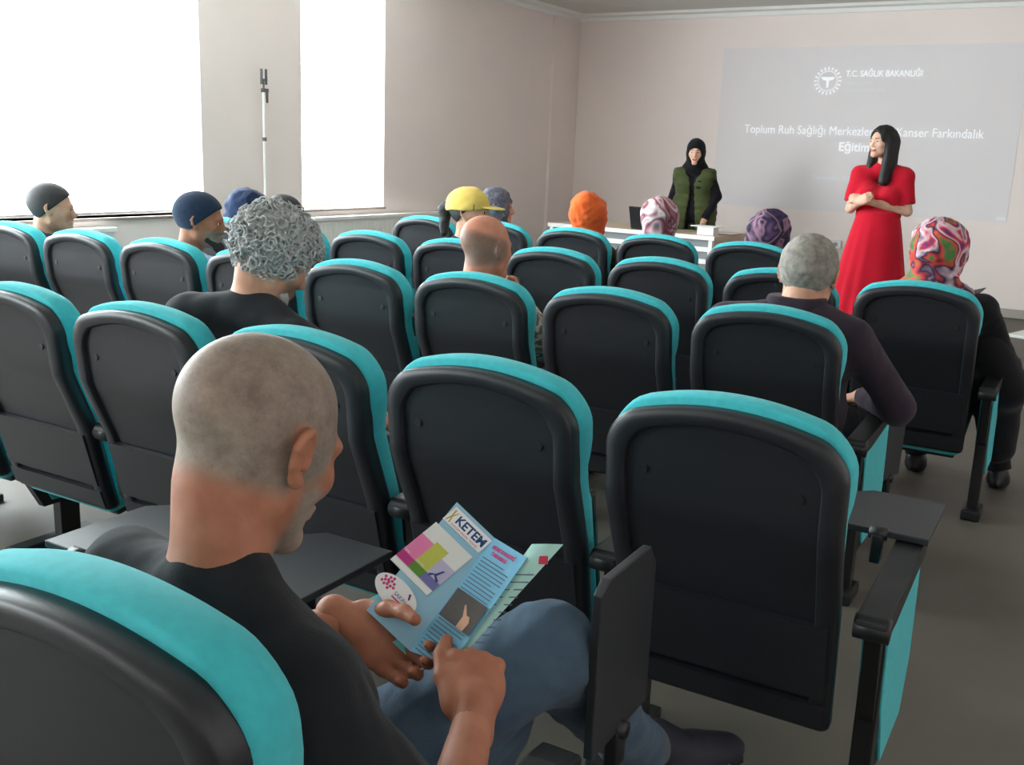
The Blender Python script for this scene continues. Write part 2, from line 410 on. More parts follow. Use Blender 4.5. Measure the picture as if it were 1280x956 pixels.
R1Y, R2Y, R3Y, R4Y, R0Y = 1.866, 3.195, 4.374, 5.69, .615
X1, X2, X3, X4, X0 = -.581, -.889, -.607, -1.727, -.88
# nearest row
seat(X0, R0Y, 'theatre seat of the foreground man, its back filling the lower left corner', up=False, end=True, first=True,
     tab=[(PITCH / 2 - .005, .845, .49, (0, 0, 0))])
seat(X0 - PITCH, R0Y, 'empty seat left of the foreground man, its flat grey tablet beside his neck', up=False, first=True, tab=[(.14, .70, .612, (0, 0, 0), 1)])
seat(X0 - 2 * PITCH, R0Y, 'outermost nearest-row seat, only its grey tablet corner showing left of his shoulder', up=False, first=True, tab=[(.30, .62, .612, (0, 0, 0), 1)])
# second row
lab1 = ['empty theatre seat cut by the left frame edge, second row from the camera',
        'empty second-row theatre seat just left of the shaved head in the foreground',
        'second-row theatre seat of the grey curly-haired man, just beyond the shaved head',
        'empty theatre seat in the second row directly beyond the open leaflet',
        'empty aisle seat of the second row with its writing tablet swung out flat']
for k in range(0, 6):
    if k == 0:
        t = seat(X1 - 5 * PITCH, R1Y, 'second-row theatre seat nearly outside the left frame, only teal cushion edge and arm showing', up=False, first=True); continue
    tab = [(.235, .50, .618, (0, 0, 0), 1)] if k == 5 else None
    seat(X1 + (k - 5) * PITCH, R1Y, lab1[k - 1], up=(k not in (1,)) and k != 3, end=(k == 5), tab=tab)
lab2 = ['theatre seat of the man in the hooded dark jacket, cut by the left frame',
        'empty third-row theatre seat just right of the hooded-jacket man',
        'theatre seat in the third row holding the bearded man in a navy knit cap',
        'theatre seat in the third row half hidden behind the grey curly-haired man',
        'empty theatre seat in the third row just right of the grey curly hair',
        'theatre seat in the third row holding the bald man in a checked shirt',
        'empty theatre seat between the bald man and the man in the dark plum jacket',
        'aisle theatre seat of the third row holding the grey-haired man in the dark plum jacket']
for k in range(1, 9):
    tab = [(PITCH / 2 + .04, .70, .30, (math.radians(-4), 0, math.radians(-8)))] if k == 8 else None
    seat(X2 + (k - 8) * PITCH, R2Y, lab2[k - 1], up=k not in (1, 3, 6, 8), end=(k == 8), first=(k == 1), tab=tab)
lab3 = ['theatre seat in the fourth row holding the person in the dark blue hood',
        'theatre seat in the fourth row holding the dark short-haired man, behind the curly hair',
        'empty theatre seat in the fourth row below the white ledge of the narrow window',
        'theatre seat in the fourth row holding the woman in the yellow cap',
        'empty theatre seat in the fourth row just right of the bald man',
        'empty theatre seat in the fourth row in front of the white desk slats',
        'fourth-row theatre seat half hidden by the plum-jacketed man, next to the red dress',
        'aisle theatre seat of the fourth row holding the woman in the multicoloured flower scarf']
for k in range(-1, 7):
    tab = [(PITCH / 2 + .09, .66, .31, (math.radians(-16), 0, 0))] if k == 6 else None
    seat(X3 + (k - 6) * PITCH, R3Y, lab3[k + 1], up=k not in (-1, 0, 2, 6), end=(k == 6), first=(k == -1), tab=tab)
lab4 = ['empty front-row theatre seat at the left end of its row, left of the yellow cap',
        'front-row theatre seat holding the woman in the grey patterned scarf',
        'front-row theatre seat holding the woman in the orange headscarf',
        'front-row theatre seat holding the woman in the pink and white scarf',
        'front-row theatre seat holding the woman in the navy and purple floral scarf']
for k in range(1, 6):
    seat(X4 + (k - 5) * PITCH, R4Y, lab4[k - 1], up=k == 1, end=(k == 5), first=(k == 1))
#PEOPLE
# ------------------------------------------------------------ blended-volume modelling (signed distances -> surface nets)
V3 = lambda *a: np.array(a, float)
def rotm(yaw, pitch=0, roll=0):
    """columns: right, forward, up; yaw clockwise from +y, pitch down positive, roll to the right positive"""
    cy, sy, cp, sp, cr, sr = math.cos(yaw), math.sin(yaw), math.cos(pitch), math.sin(pitch), math.cos(roll), math.sin(roll)
    Rz = np.array([[cy, sy, 0], [-sy, cy, 0], [0, 0, 1]]); Rx = np.array([[1, 0, 0], [0, cp, sp], [0, -sp, cp]]); Ry = np.array([[cr, 0, sr], [0, 1, 0], [-sr, 0, cr]])
    return Rz @ Rx @ Ry
def C(a, b, ra, rb=None, k=.02, cap=None): return ('c', np.array(a, float), np.array(b, float), ra, ra if rb is None else rb, k, cap)
def E(c, r, R=None, k=.02, sub=False): return ('s' if sub else 'e', np.array(c, float), np.array(r, float), np.eye(3) if R is None else R, k)
def prim_d(p, P):
    if p[0] == 'c':
        _, a, b, ra, rb, k, cap = p; d = b - a; L2 = max(d @ d, 1e-12); q = P - a
        t = np.clip((q @ d) / L2, 0, 1); D = np.linalg.norm(q - t[..., None] * d, axis=-1) - (ra + (rb - ra) * t)
        if cap:
            u = d / math.sqrt(L2)
            if 'a' in cap: D = np.maximum(D, -(q @ u))
            if 'b' in cap: D = np.maximum(D, (P - b) @ u)
        return D
    _, c, r, R, k = p; q = (P - c) @ R; k0 = np.linalg.norm(q / r, axis=-1); k1 = np.linalg.norm(q / (r * r), axis=-1)
    return k0 * (k0 - 1) / np.maximum(k1, 1e-6)
def prim_bb(p):
    if p[0] == 'c': r = max(p[3], p[4]); return np.minimum(p[1], p[2]) - r, np.maximum(p[1], p[2]) + r
    e = np.sqrt(((p[3] * p[2]) ** 2).sum(1)); return p[1] - e, p[1] + e
def field(prims, h, clip=None):
    bbs = [prim_bb(p) for p in prims if p[0] != 's']
    lo = np.min([b[0] for b in bbs], 0) - 3 * h; hi = np.max([b[1] for b in bbs], 0) + 3 * h
    n = np.ceil((hi - lo) / h).astype(int) + 1
    D = np.full(n, .5, np.float32)
    for p in prims:
        k = p[5] if p[0] == 'c' else p[4]
        a, b = prim_bb(p); m = k + 3 * h
        i0 = np.clip(np.floor((a - m - lo) / h).astype(int), 0, n - 1); i1 = np.clip(np.ceil((b + m - lo) / h).astype(int) + 1, 1, n)
        if np.any(i1 <= i0): continue
        ax = [lo[j] + h * np.arange(i0[j], i1[j]) for j in range(3)]
        P = np.stack(np.meshgrid(*ax, indexing='ij'), -1)
        d = prim_d(p, P).astype(np.float32); sl = tuple(slice(i0[j], i1[j]) for j in range(3)); O = D[sl]
        if p[0] == 's':
            g = np.clip(.5 - .5 * (O + d) / k, 0, 1); D[sl] = O * (1 - g) + (-d) * g + k * g * (1 - g)
        else:
            g = np.clip(.5 + .5 * (d - O) / k, 0, 1); D[sl] = d * (1 - g) + O * g - k * g * (1 - g)
    if clip:
        ax = [lo[j] + h * np.arange(n[j]) for j in range(3)]
        P = np.stack(np.meshgrid(*ax, indexing='ij'), -1); D = np.maximum(D, clip(P).astype(np.float32))
    D[0] = D[-1] = .5; D[:, 0] = D[:, -1] = .5; D[:, :, 0] = D[:, :, -1] = .5
    return D, lo
def nets(D, lo, h):
    inside = D < 0; n = D.shape
    cnt = sum(inside[i:n[0] - 1 + i, j:n[1] - 1 + j, k:n[2] - 1 + k].astype(np.int8) for i in (0, 1) for j in (0, 1) for k in (0, 1))
    act = (cnt > 0) & (cnt < 8); idx = np.argwhere(act); I = np.full(act.shape, -1, np.int64); I[act] = np.arange(len(idx))
    s = np.zeros((len(idx), 3)); w = np.zeros(len(idx)); cr = [(i, j, k) for i in (0, 1) for j in (0, 1) for k in (0, 1)]
    vals = {c: D[idx[:, 0] + c[0], idx[:, 1] + c[1], idx[:, 2] + c[2]] for c in cr}
    for c in cr:
        for ax in range(3):
            if c[ax]: continue
            c2 = list(c); c2[ax] = 1; c2 = tuple(c2); a, b = vals[c], vals[c2]; m = (a < 0) != (b < 0)
            t = np.where(m, a / np.where(m, a - b, 1), 0); p = np.array(c, float)[None] + t[:, None] * np.eye(3)[ax]
            s += np.where(m[:, None], p, 0); w += m
    V = lo + h * (idx + s / w[:, None]); F = []
    for ax in range(3):
        u, v = (ax + 1) % 3, (ax + 2) % 3
        A = D[tuple(slice(0, -1) if a == ax else slice(None) for a in range(3))]; B = D[tuple(slice(1, None) if a == ax else slice(None) for a in range(3))]
        e = np.argwhere((A < 0) != (B < 0)); sg = A[e[:, 0], e[:, 1], e[:, 2]] < 0
        ok = (e[:, u] > 0) & (e[:, v] > 0); e, sg = e[ok], sg[ok]
        def cell(du, dv):
            q = e.copy(); q[:, u] -= du; q[:, v] -= dv; return I[q[:, 0], q[:, 1], q[:, 2]]
        Q = np.stack([cell(1, 1), cell(0, 1), cell(0, 0), cell(1, 0)], 1); Q[~sg] = Q[~sg][:, ::-1]; F.append(Q[(Q >= 0).all(1)])
    return V, np.concatenate(F)
def vnormals(V, F):
    a, b, c, d = (V[F[:, i]] for i in range(4)); n = np.cross(c - a, d - b); N = np.zeros_like(V)
    for i in range(4): np.add.at(N, F[:, i], n)
    return N / np.maximum(np.linalg.norm(N, axis=1), 1e-9)[:, None]
def smoothv(V, F, it):
    for _ in range(it):
        A = np.zeros_like(V); w = np.zeros(len(V))
        for i in range(4):
            for j in (1, 3): np.add.at(A, F[:, i], V[F[:, (i + j) % 4]]); np.add.at(w, F[:, i], 1)
        V = V * .4 + .6 * A / w[:, None]
    return V
def wob(V, sc, seed=0):
    """smooth cloth-like wobble"""
    r = np.random.RandomState(seed); s = np.zeros(len(V)); a = 1
    for o in range(3):
        for _ in range(4):
            d = r.randn(3); d /= np.linalg.norm(d); s += a * np.sin(V @ d * sc * (1.8 ** o) + r.rand() * 6.3 + 1.5 * np.sin(V @ np.roll(d, 1) * sc * .7)); 
        a *= .55
    return s / 4
def vol(name, groups, m, parent, disp=None, attr=None, it=1, clip=None):
    """groups: list of (prims, voxel size); joined into one mesh"""
    Vs, Fs, o = [], [], 0
    for pr, h in groups:
        D, lo = field(pr, h, clip); V, F = nets(D, lo, h); V = smoothv(V, F, it); Vs.append(V); Fs.append(F + o); o += len(V)
    V = np.concatenate(Vs); F = np.concatenate(Fs)
    if disp: V = V + vnormals(V, F) * disp(V)[:, None]
    me = bpy.data.meshes.new(name); me.from_pydata(V.tolist(), [], F.tolist()); me.update()
    if attr is not None:
        at = me.attributes.new('stubble', 'FLOAT', 'POINT'); at.data.foreach_set('value', attr(V).astype(np.float32))
    return link(name, me, m, parent, True)
sst = lambda a, b, x: (lambda t: t * t * (3 - 2 * t))(np.clip((x - a) / (b - a), 0, 1))

# ------------------------------------------------------------ people
def head_prims(c, R, s=1, ears=True, inf=0, slim=1):
    L = lambda *p: c + R @ (np.array(p, float) * s)
    r = lambda *q: [v * s + inf for v in q]
    X = lambda sx, *p: L(sx * p[0], *p[1:])
    P = [E(L(0, -.014, .038), r(.077 * slim, .099, .084), R), E(L(0, .030, -.028), r(.060 * slim, .064, .084), R, .03), E(L(0, .004, .0), r(.072 * slim, .078, .06), R, .03)]
    for q in (-1, 1):
        P += [C(X(q, .050, .005, -.055), X(q, .012, .074, -.098), .020 * s + inf, .016 * s + inf, .03), E(X(q, .040, .064, -.022), r(.022, .02, .02), R, .02)]
        P += [C(X(q, .014, .091, .020), X(q, .044, .076, .020), .010 * s, .009 * s, .014)]
    P += [E(L(0, .082, -.098), r(.02, .016, .014), R, .02)]
    if inf == 0:
        for q in (-1, 1): P += [E(X(q, .031, .103, .003), [.015 * s, .014 * s, .011 * s], R, .012, True)]
        P += [C(L(0, .090, .010), L(0, .111, -.028), .0085 * s, .0115 * s, .012), E(L(0, .100, -.034), r(.018, .013, .009), R, .01)]
        P += [C(L(-.018, .094, -.058), L(.018, .094, -.058), .0065 * s, k=.007), C(L(-.015, .092, -.068), L(.015, .092, -.068), .0075 * s, k=.007)]
        P += [C(L(-.022, .106, -.063), L(.022, .106, -.063), .003 * s, k=.004)] if False else []
    if ears and inf == 0:
        ch = [(.080, .004, -.026), (.083, -.008, -.024), (.088, -.019, -.008), (.0925, -.025, .010), (.092, -.019, .025), (.087, -.008, .031), (.081, .002, .024), (.079, .004, .010)]
        for q in (-1, 1):
            P += [C(X(q, *ch[m_]), X(q, *ch[m_ + 1]), .0050 * s, k=.004) for m_ in range(7)]
            P += [E(X(q, .0815, -.009, .003), [.0045 * s, .016 * s, .027 * s], R @ rotm(-q * .55, 0, 0), .006), E(X(q, .082, -.003, -.025), [.006 * s, .009 * s, .010 * s], R, .006), C(X(q, .080, .006, .004), X(q, .081, .005, -.008), .0045 * s, k=.005)]
    return P
def hand_prims(w, d, n, side, curl=(.35, .45, .35), s=1.0, spread=.0, thumb=(.8, .25), palm=True, fan=None, tflex=.35):
    """w wrist, d to the knuckles, n out of the back of the hand, side +1 thumb towards cross(d,n)"""
    d = np.array(d, float); d /= np.linalg.norm(d); n = np.array(n, float); n -= d * (n @ d); n /= np.linalg.norm(n); t = np.cross(d, n) * side
    w = np.array(w, float); R = np.stack([t, d, n], 1); P = []
    P += [C(w - d * .02 * s, w + d * .025 * s, .026 * s, .028 * s, .02), E(w + d * .052 * s, [.041 * s, .048 * s, .0155 * s], R, .015),
          E(w + d * .035 * s + t * .028 * s - n * .006 * s, [.018 * s, .034 * s, .015 * s], R, .012)]
    for i, (o, ln) in enumerate(((.030, .95), (.010, 1.05), (-.010, .99), (-.029, .80))):
        a = w + d * (.090 - .004 * abs(i - 1.2)) * s + t * o * s; P.append(E(a, [.0105 * s] * 3, R, .008))
        cu = curl if fan is None else tuple(c + fan * i for c in curl); ang = 0; rr = .0092
        dd0 = d + t * (o * spread * 10)
        for sg, c in zip((.043, .027, .021), cu):
            ang += c; v = dd0 * math.cos(ang) - n * math.sin(ang); v /= np.linalg.norm(v); b = a + v * sg * ln * s
            P.append(C(a, b, rr * s, (rr - .0009) * s, .004)); a = b; rr -= .0009
    a = w + d * .022 * s + t * .026 * s - n * .004 * s; al, dn = thumb; rr = .0125
    for j, sg in enumerate((.040, .033, .026)):
        v = d * math.cos(al) + t * math.sin(al) - n * dn; v /= np.linalg.norm(v); b = a + v * sg * s; P.append(C(a, b, rr * s, (rr - .0012) * s, .007)); a = b; rr -= .0012; al -= tflex; 
    return P
skin_light = skin_mat('skin_light', (206, 158, 134), (120, 104, 92)); skin_tan = skin_mat('skin_tanned', (170, 114, 90), (140, 128, 116)); skin_pale = skin_mat('skin_pale', (222, 180, 158), (60, 48, 42))
eye_m = mat('eye_white', (225, 220, 215), .25); iris_m = mat('dark_iris', (40, 28, 22), .2); lip_m = mat('lips', (170, 92, 84), .5)
brow_m = mat('dark_brows', (46, 36, 30), .8)
def cloth(name, c, n=.08, c2=None, sc=14, b=.5): return mat(name, c, .88, n, sc, b, 700, spec=.15, col2=c2, sheen=.1)
def person(label, hc, yaw, pit=0, roll=0, base=None, y0=None, stand=None, sk=None, S=1.05, ears=True, sh=None, arms=None, legs=True, shirt=None, sleeve='long',
           pants=None, shoe=None, stub=None, h=.0085, group=None, shw=.19, belly=0, torso_yaw=0, knees=None, ankles=None, hips=None, fine=None, slim=1, nb=None, curls=(.35, .45, .35), face=False, fem=False):
    """returns root, dict of joints"""
    hc = np.array(hc, float); R = rotm(yaw, pit, roll); Ty = rotm(torso_yaw); sk = sk or skin_light
    if stand: root_loc = (stand[0], stand[1], 0)
    else: root_loc = (base, y0 + .35, 0)
    t = thing('person', label, 'person', root_loc, 0, group); off = -np.array(root_loc, float)
    J = {}
    nb = hc + R @ V3(0, -.045, -.115) * S + V3(0, 0, -.035) if nb is None else np.array(nb, float); J['nb'] = nb; J['R'] = R; J['hc'] = hc; J['off'] = off
    if hips is None:
        hipc = V3(base, y0 + .27, .47) if not stand else V3(stand[0], stand[1], .93 * S * .98)
        hips = [hipc + Ty @ V3(q * .085, 0, 0) for q in (-1, 1)]
    hips = [np.array(v, float) for v in hips]; hipc = (hips[0] + hips[1]) / 2
    sh = [np.array(v, float) for v in sh] if sh is not None else [nb + Ty @ V3(q * shw, .0, -.075) for q in (-1, 1)]
    if arms is None:
        arms = []
        for q, s_ in zip((-1, 1), sh):
            el = s_ + Ty @ V3(q * .05, .06, -.29); wr = V3(hipc[0] + q * .07, (y0 or 0) + .55, .60); arms.append((el, wr, None))
    if knees is None: knees = [V3(hipc[0] + q * .11, y0 + .74, .50) for q in (-1, 1)] if not stand else [v + V3(0, .01, -.43) for v in hips]
    if ankles is None: ankles = [k_ + V3(0, .02, -.42) for k_ in knees] if not stand else [V3(v[0], v[1] - .01, .08) for v in knees]
    J.update(sh=sh, hips=hips, arms=arms, knees=knees, ankles=ankles)
    chest = nb * .62 + hipc * .38; waist = nb * .3 + hipc * .7; X = Ty[:, 0]; Y = Ty[:, 1]
    def torso(inf=0):
        w = 1 if not fem else .88
        P = []
        for q in (-1, 1):
            P += [C(hipc + X * q * .065, waist + X * q * .06 * w + Y * belly * .5, .115 + inf, .098 * w + inf + belly, .05), C(waist + X * q * .06 * w + Y * belly * .5, chest + X * q * .08 * w, .098 * w + inf + belly, .105 * w + inf, .05)]
            P += [C(chest + X * q * .085 * w, sh[(q + 1) // 2] * .75 + nb * .25 - V3(0, 0, .06), .10 * w + inf, .075 * w + inf, .05)]
            P += [C(nb + V3(0, 0, -.02) - Y * .01, sh[(q + 1) // 2] + V3(0, 0, .012), .048 + inf * .7, .046 + inf, .045)]
        if fem: P += [E(chest + X * q * .075 + Y * .085, [.07 + inf * .5, .06, .065], Ty, .04) for q in (-1, 1)]
        return P
    def arm(i, inf=0, upto=1):
        el, wr, _ = arms[i][:3]; el = np.array(el, float); wr = np.array(wr, float)
        r1, r2, r3 = (.052, .042, .028) if not fem else (.042, .034, .024)
        P = [C(sh[i], el, r1 + inf + .004, r2 + inf, .03, None)]
        P += [C(el, wr, r2 + inf, r3 + inf * .8, .02)]
        return P
    body = torso(-.012) + [C(hc + R @ V3(0, -.035, -.05) * S, nb + V3(0, 0, -.03), .050 * S * (1 if not fem else .85), .056 * S * (1 if not fem else .85), .03)]
    hp = head_prims(hc, R, S, ears, slim=slim)
    hands = []
    for i, q in enumerate((-1, 1)):
        body += arm(i)
        el, wr = np.array(arms[i][0], float), np.array(arms[i][1], float)
        if arms[i][2] is not None: hands += arms[i][2]
        else:
            d = wr - el; d /= np.linalg.norm(d); hands += hand_prims(wr, d + V3(0, 0, -.1), V3(0, -.2, 1) if not stand else V3(q, 0, 0), (1 if q < 0 else -1) if not stand else 1, curls, S)
        if legs:
            body += [C(hips[i], knees[i], .082, .056, .04), C(knees[i], ankles[i], .054, .036, .03), C(ankles[i], ankles[i] + V3(0, .12, -.035), .035, .028, .02)]
    mv = lambda P: [((p[0], p[1] + off, p[2] + off) + p[3:]) if p[0] == 'c' else ((p[0], p[1] + off) + p[2:]) for p in P]
    J['mv'] = mv; J['torso'] = torso; J['arm'] = arm; J['S'] = S
    if fine: groups = [(mv(body), .010), (mv(hp + [C(hc + R @ V3(0, -.035, -.05) * S, nb + V3(0, 0, -.04), .049 * S, .056 * S, .03)]), fine)] + [(mv(h_), .0035) for h_ in (hands,) if h_]
    else: groups = [(mv(body + hp + hands), h)]
    st = None
    def st(V):
        q = ((V - off) - hc) @ R / S
        return stub(q) if stub else np.zeros(len(V))
    vol('body', groups, sk, t, None, st, 2 if not fine else 1)
    J['t'] = t
    # eyes
    for q in (-1, 1):
        c = hc + R @ V3(q * .031, .0795, .004) * S + off; bm = bmesh.new(); bmesh.ops.create_uvsphere(bm, u_segments=12, v_segments=8, radius=.0105 * S)
        for v in bm.verts: v.co += Vector(c)
        e = bmobj('eye', bm, eye_m, t, True)
        bm = bmesh.new(); bmesh.ops.create_uvsphere(bm, u_segments=10, v_segments=8, radius=.0066 * S); c2 = c + R @ V3(0, .0062, 0) * S
        for v in bm.verts: v.co += Vector(c2)
        bmobj('iris', bm, iris_m, e, True)
    if face:
        L = lambda *p: hc + R @ (V3(*p) * S) + off
        for q in (-1, 1): vol('eyebrow', [([C(L(q * .018, .101, .026), L(q * .046, .085, .027), .0035, .0025, .004)], .002)], brow_m, t)
        vol('lips', [([C(L(-.019, .0975, -.062), L(.019, .0975, -.062), .006, k=.004), C(L(-.013, .099, -.067), L(.013, .099, -.067), .0065, k=.004)], .002)], lip_m, t)
    # clothes
    if shirt:
        P = torso(.010)
        for i in (0, 1):
            el, wr = np.array(arms[i][0], float), np.array(arms[i][1], float)
            if sleeve == 'long': P += [C(sh[i], el, .066, .056, .03), C(el, el + (wr - el) * .97, .056, .042, .025, 'b')]
            else: P += [C(sh[i], sh[i] + (el - sh[i]) * (sleeve if not isinstance(sleeve, str) else .7), .068, .066, .03, 'b')]
        if not stand: P += [C(hips[i], hips[i] + (knees[i] - hips[i]) * .25, .10, .09, .04, 'b') for i in (0, 1)]
        vol('shirt' if sleeve != 'long' else 'top', [(mv(P), h if not fine else .007)], shirt, t, lambda V: .006 * wob(V * V3(1, 1, .6), 20, 3) + .003 * wob(V, 55, 5), None, 1)
    if pants and legs:
        P = []
        for i in (0, 1):
            P += [C(hips[i], knees[i], .100, .074, .05), C(knees[i], ankles[i] + V3(0, 0, .01), .072, .052, .03, 'b')]
        P += [C(hips[0], hips[1], .112, .112, .04)]
        vol('trousers', [(mv(P), h if not fine else .007)], pants, t, lambda V: .004 * wob(V, 25, 7) + .002 * wob(V, 55, 9), None, 1)
    if legs:
        for i in (0, 1):
            a = np.array(ankles[i]); P = [E(a + V3(0, .075, -.048), [.045, .135, .035], None, .02), C(a + V3(0, 0, -.01), a + V3(0, .03, -.04), .046, .048, .03)]
            vol('shoe', [(mv(P), .007)], shoe or black_m, t, None, None, 1, lambda V, z=a[2] - .078 + off[2]: z - V[..., 2])
    return J
def hair_short(J, m, inf=.008, line=0, name='hair', front=.055, low=-.035, h=.005, disp=None):
    """cap of hair on the scalp, open at the face and ears"""
    hc, R, S, off = J['hc'], J['R'], J['S'], J['off']
    P = head_prims(hc, R, S, False, inf)[:3]
    def clip(Q):
        q = ((Q - off) - hc) @ R / S
        a = (q[..., 1] - front) * .8 - (q[..., 2] - .055) * .9                    # forehead line
        b = (low + .9 * np.maximum(q[..., 1] + .03, 0)) - q[..., 2]               # nape rising to the temples
        return np.maximum(a, b) * S * .8
    return vol(name, [(J['mv'](P), h)], m, J['t'], disp, None, 1, clip)
def scarf(J, m, inf=.018, bulge=(0, -.055, .02), br=(.062, .06, .06), drape=True, name='headscarf', seed=1, under=None, low=-.02, facew=.052, amp=.0075, folds=True, knot=None):
    hc, R, S, off = J['hc'], J['R'], J['S'], J['off']; L = lambda *p: hc + R @ (V3(*p) * S)
    P = head_prims(hc, R, S, False, inf)[:3]
    P += [E(L(*bulge), [v * S + .01 for v in br], R, .05)]
    if drape:
        nb = J['nb']; P += [C(L(0, -.02, -.05), nb + V3(0, 0, .01), .082, .095, .05), C(L(0, .02, -.09), nb + V3(0, .02, .0), .062, .085, .04)]
        for i in (0, 1): P += [C(nb, nb * .45 + J['sh'][i] * .55 + V3(0, 0, .015), .075, .06, .05)]
        if knot is not None: P += [E(np.array(knot), [.05, .045, .09], R, .05)]
    P += [E(L(0, .125, -.022), [facew * S * 1.15, .075 * S, .078 * S], R, .006, True)]
    f = lambda V: amp * wob((V - off - hc) @ R * V3(1, 1, 1.6), 34, seed) + amp * .45 * wob(V, 75, seed + 3)
    return vol(name, [(J['mv'](P), .006)], m, J['t'], f, None, 1)
dark_pants = cloth('dark_trousers', (38, 39, 46)); shoe_m = mat('black_leather', (26, 25, 26), .4, .05, 40)
black_cloth = cloth('black_cloth', (24, 25, 28)); blackscarf_m = cloth('black_scarf', (22, 22, 26))
def topstub(q):     # cropped hair over the scalp
    z, y = q[:, 2], q[:, 1]
    line = -.045 + .75 * np.maximum(y + .005, 0) + .6 * np.maximum(y - .05, 0)
    return (1 - sst(.0765, .0795, np.abs(q[:, 0])) * sst(.042, .03, z)) * sst(-.012, .016, z - line) * (1 - .9 * sst(.055, .085, y - .15 * (z - .04)))
def beardstub(q):
    z, y, x = q[:, 2], q[:, 1], np.abs(q[:, 0])
    return sst(.02, .05, y) * sst(-.022, -.042, z) * sst(-.16, -.12, z) * (1 - sst(.0, .02, .075 - y) * 0)
def sideburn(q):
    z, y = q[:, 2], q[:, 1]; return sst(.012, .03, y) * sst(.06, .045, y) * sst(.03, .0, z)
# --- P0 foreground man
jeans_m = cloth('blue_denim', (60, 78, 96), .25, (84, 104, 122), 9, .7)
tee_m = cloth('charcoal_jersey', (30, 32, 36), .1, None, 10, .6)
rw, re = V3(-.640, 1.050, .700), V3(-.560, .850, .640)
lw, le = V3(-.910, 1.105, .750), V3(-1.10, .93, .68)
hr = hand_prims(rw, V3(-.42, .72, .50), V3(.55, -.45, .70), -1, (1.0, 1.2, .8), 1.08, thumb=(.45, .10), tflex=.35)
hl = hand_prims(lw, V3(.88, .20, -.40), V3(-.15, .72, -.60), 1, (.45, .8, .6), 1.08, thumb=(.60, .80), tflex=.35)
J0 = person('foreground seated man with shaved head, charcoal T-shirt and jeans reading the open leaflet', (-.885, .90, 1.085), .13, .40, .02, X0, R0Y, sk=skin_tan,
    S=1.125, fine=.004, sh=[(-1.06, .84, .868), (-.725, .80, .835)], arms=[(le, lw, hl), (re, rw, hr)], shirt=tee_m, sleeve=.95, pants=jeans_m,
    hips=[(-.96, .87, .43), (-.80, .87, .43)], knees=[(-.685, 1.37, .665), (-.78, 1.36, .50)], ankles=[(-.56, 1.76, .285), (-.86, 1.42, .09)],
    nb=(-.875, .825, .945), legs=False, stub=lambda q: np.clip(topstub(q) * .92 + beardstub(q) * .8 + sideburn(q) * .5, 0, 1))
# his crossed legs, trousers and shoes
t0 = J0['t']; mv = J0['mv']; kn = [V3(-.69, 1.36, .655), V3(-.80, 1.34, .50)]; an = [V3(-.655, 1.72, .285), V3(-.90, 1.40, .10)]; hp_ = [V3(-.97, .88, .44), V3(-.81, .88, .44)]
P = [C(hp_[0], hp_[1], .115, .115, .05)]
for i in (0, 1): P += [C(hp_[i], kn[i], .108, .078, .06), C(kn[i], an[i], .076, .056, .03, 'b')]
vol('trousers', [(mv(P), .006)], jeans_m, t0, lambda V: .006 * wob(V * V3(1, .6, 1), 26, 17) + .0035 * wob(V * V3(1.4, .5, 1.4), 62, 9), None, 1)
navyshoe_m = mat('navy_striped_trainer', (30, 32, 44), .7, .2, 40)
def shoe(a, dirv, up=V3(0, 0, 1)):
    d = dirv / np.linalg.norm(dirv); u = up - d * (up @ d); u /= np.linalg.norm(u); s_ = np.cross(d, u); Rm = np.stack([s_, d, u], 1)
    o = vol('shoe', [(mv([E(a + d * .085 - u * .045, [.048, .14, .032], Rm, .02), C(a, a + d * .05 - u * .03, .05, .048, .03), C(a + d * .1 - u * .035, a + d * .18 - u * .05, .042, .034, .02)]), .005)], navyshoe_m, t0, None, None, 1)
    sole = vol('sole', [(mv([E(a + d * .085 - u * .075, [.05, .145, .014], Rm, .01)]), .005)], mat('dark_sole', (22, 22, 24), .8), o)
    for k in range(5):
        q = a + d * (.055 + .026 * k) - u * (.010 + .006 * k)
        vol('stripe', [(mv([C(q - s_ * .046 - u * .03, q - u * -.002, .005, k=.004), C(q - u * -.002, q + s_ * .046 - u * .03, .005, k=.004)]), .0025)], mat('grey_stripe', (92, 98, 116), .7), o)
    return o
shoe(an[0] + V3(.02, .05, -.005), V3(.56, .80, -.03)); shoe(an[1] + V3(0, .02, -.02), V3(.1, 1, -.05))
vol('sock', [(mv([C(an[0] - V3(.0, .02, -.03), an[0] + V3(.03, .065, -.02), .045, .043, .01)]), .006)], cloth('grey_sock', (90, 92, 100)), t0)
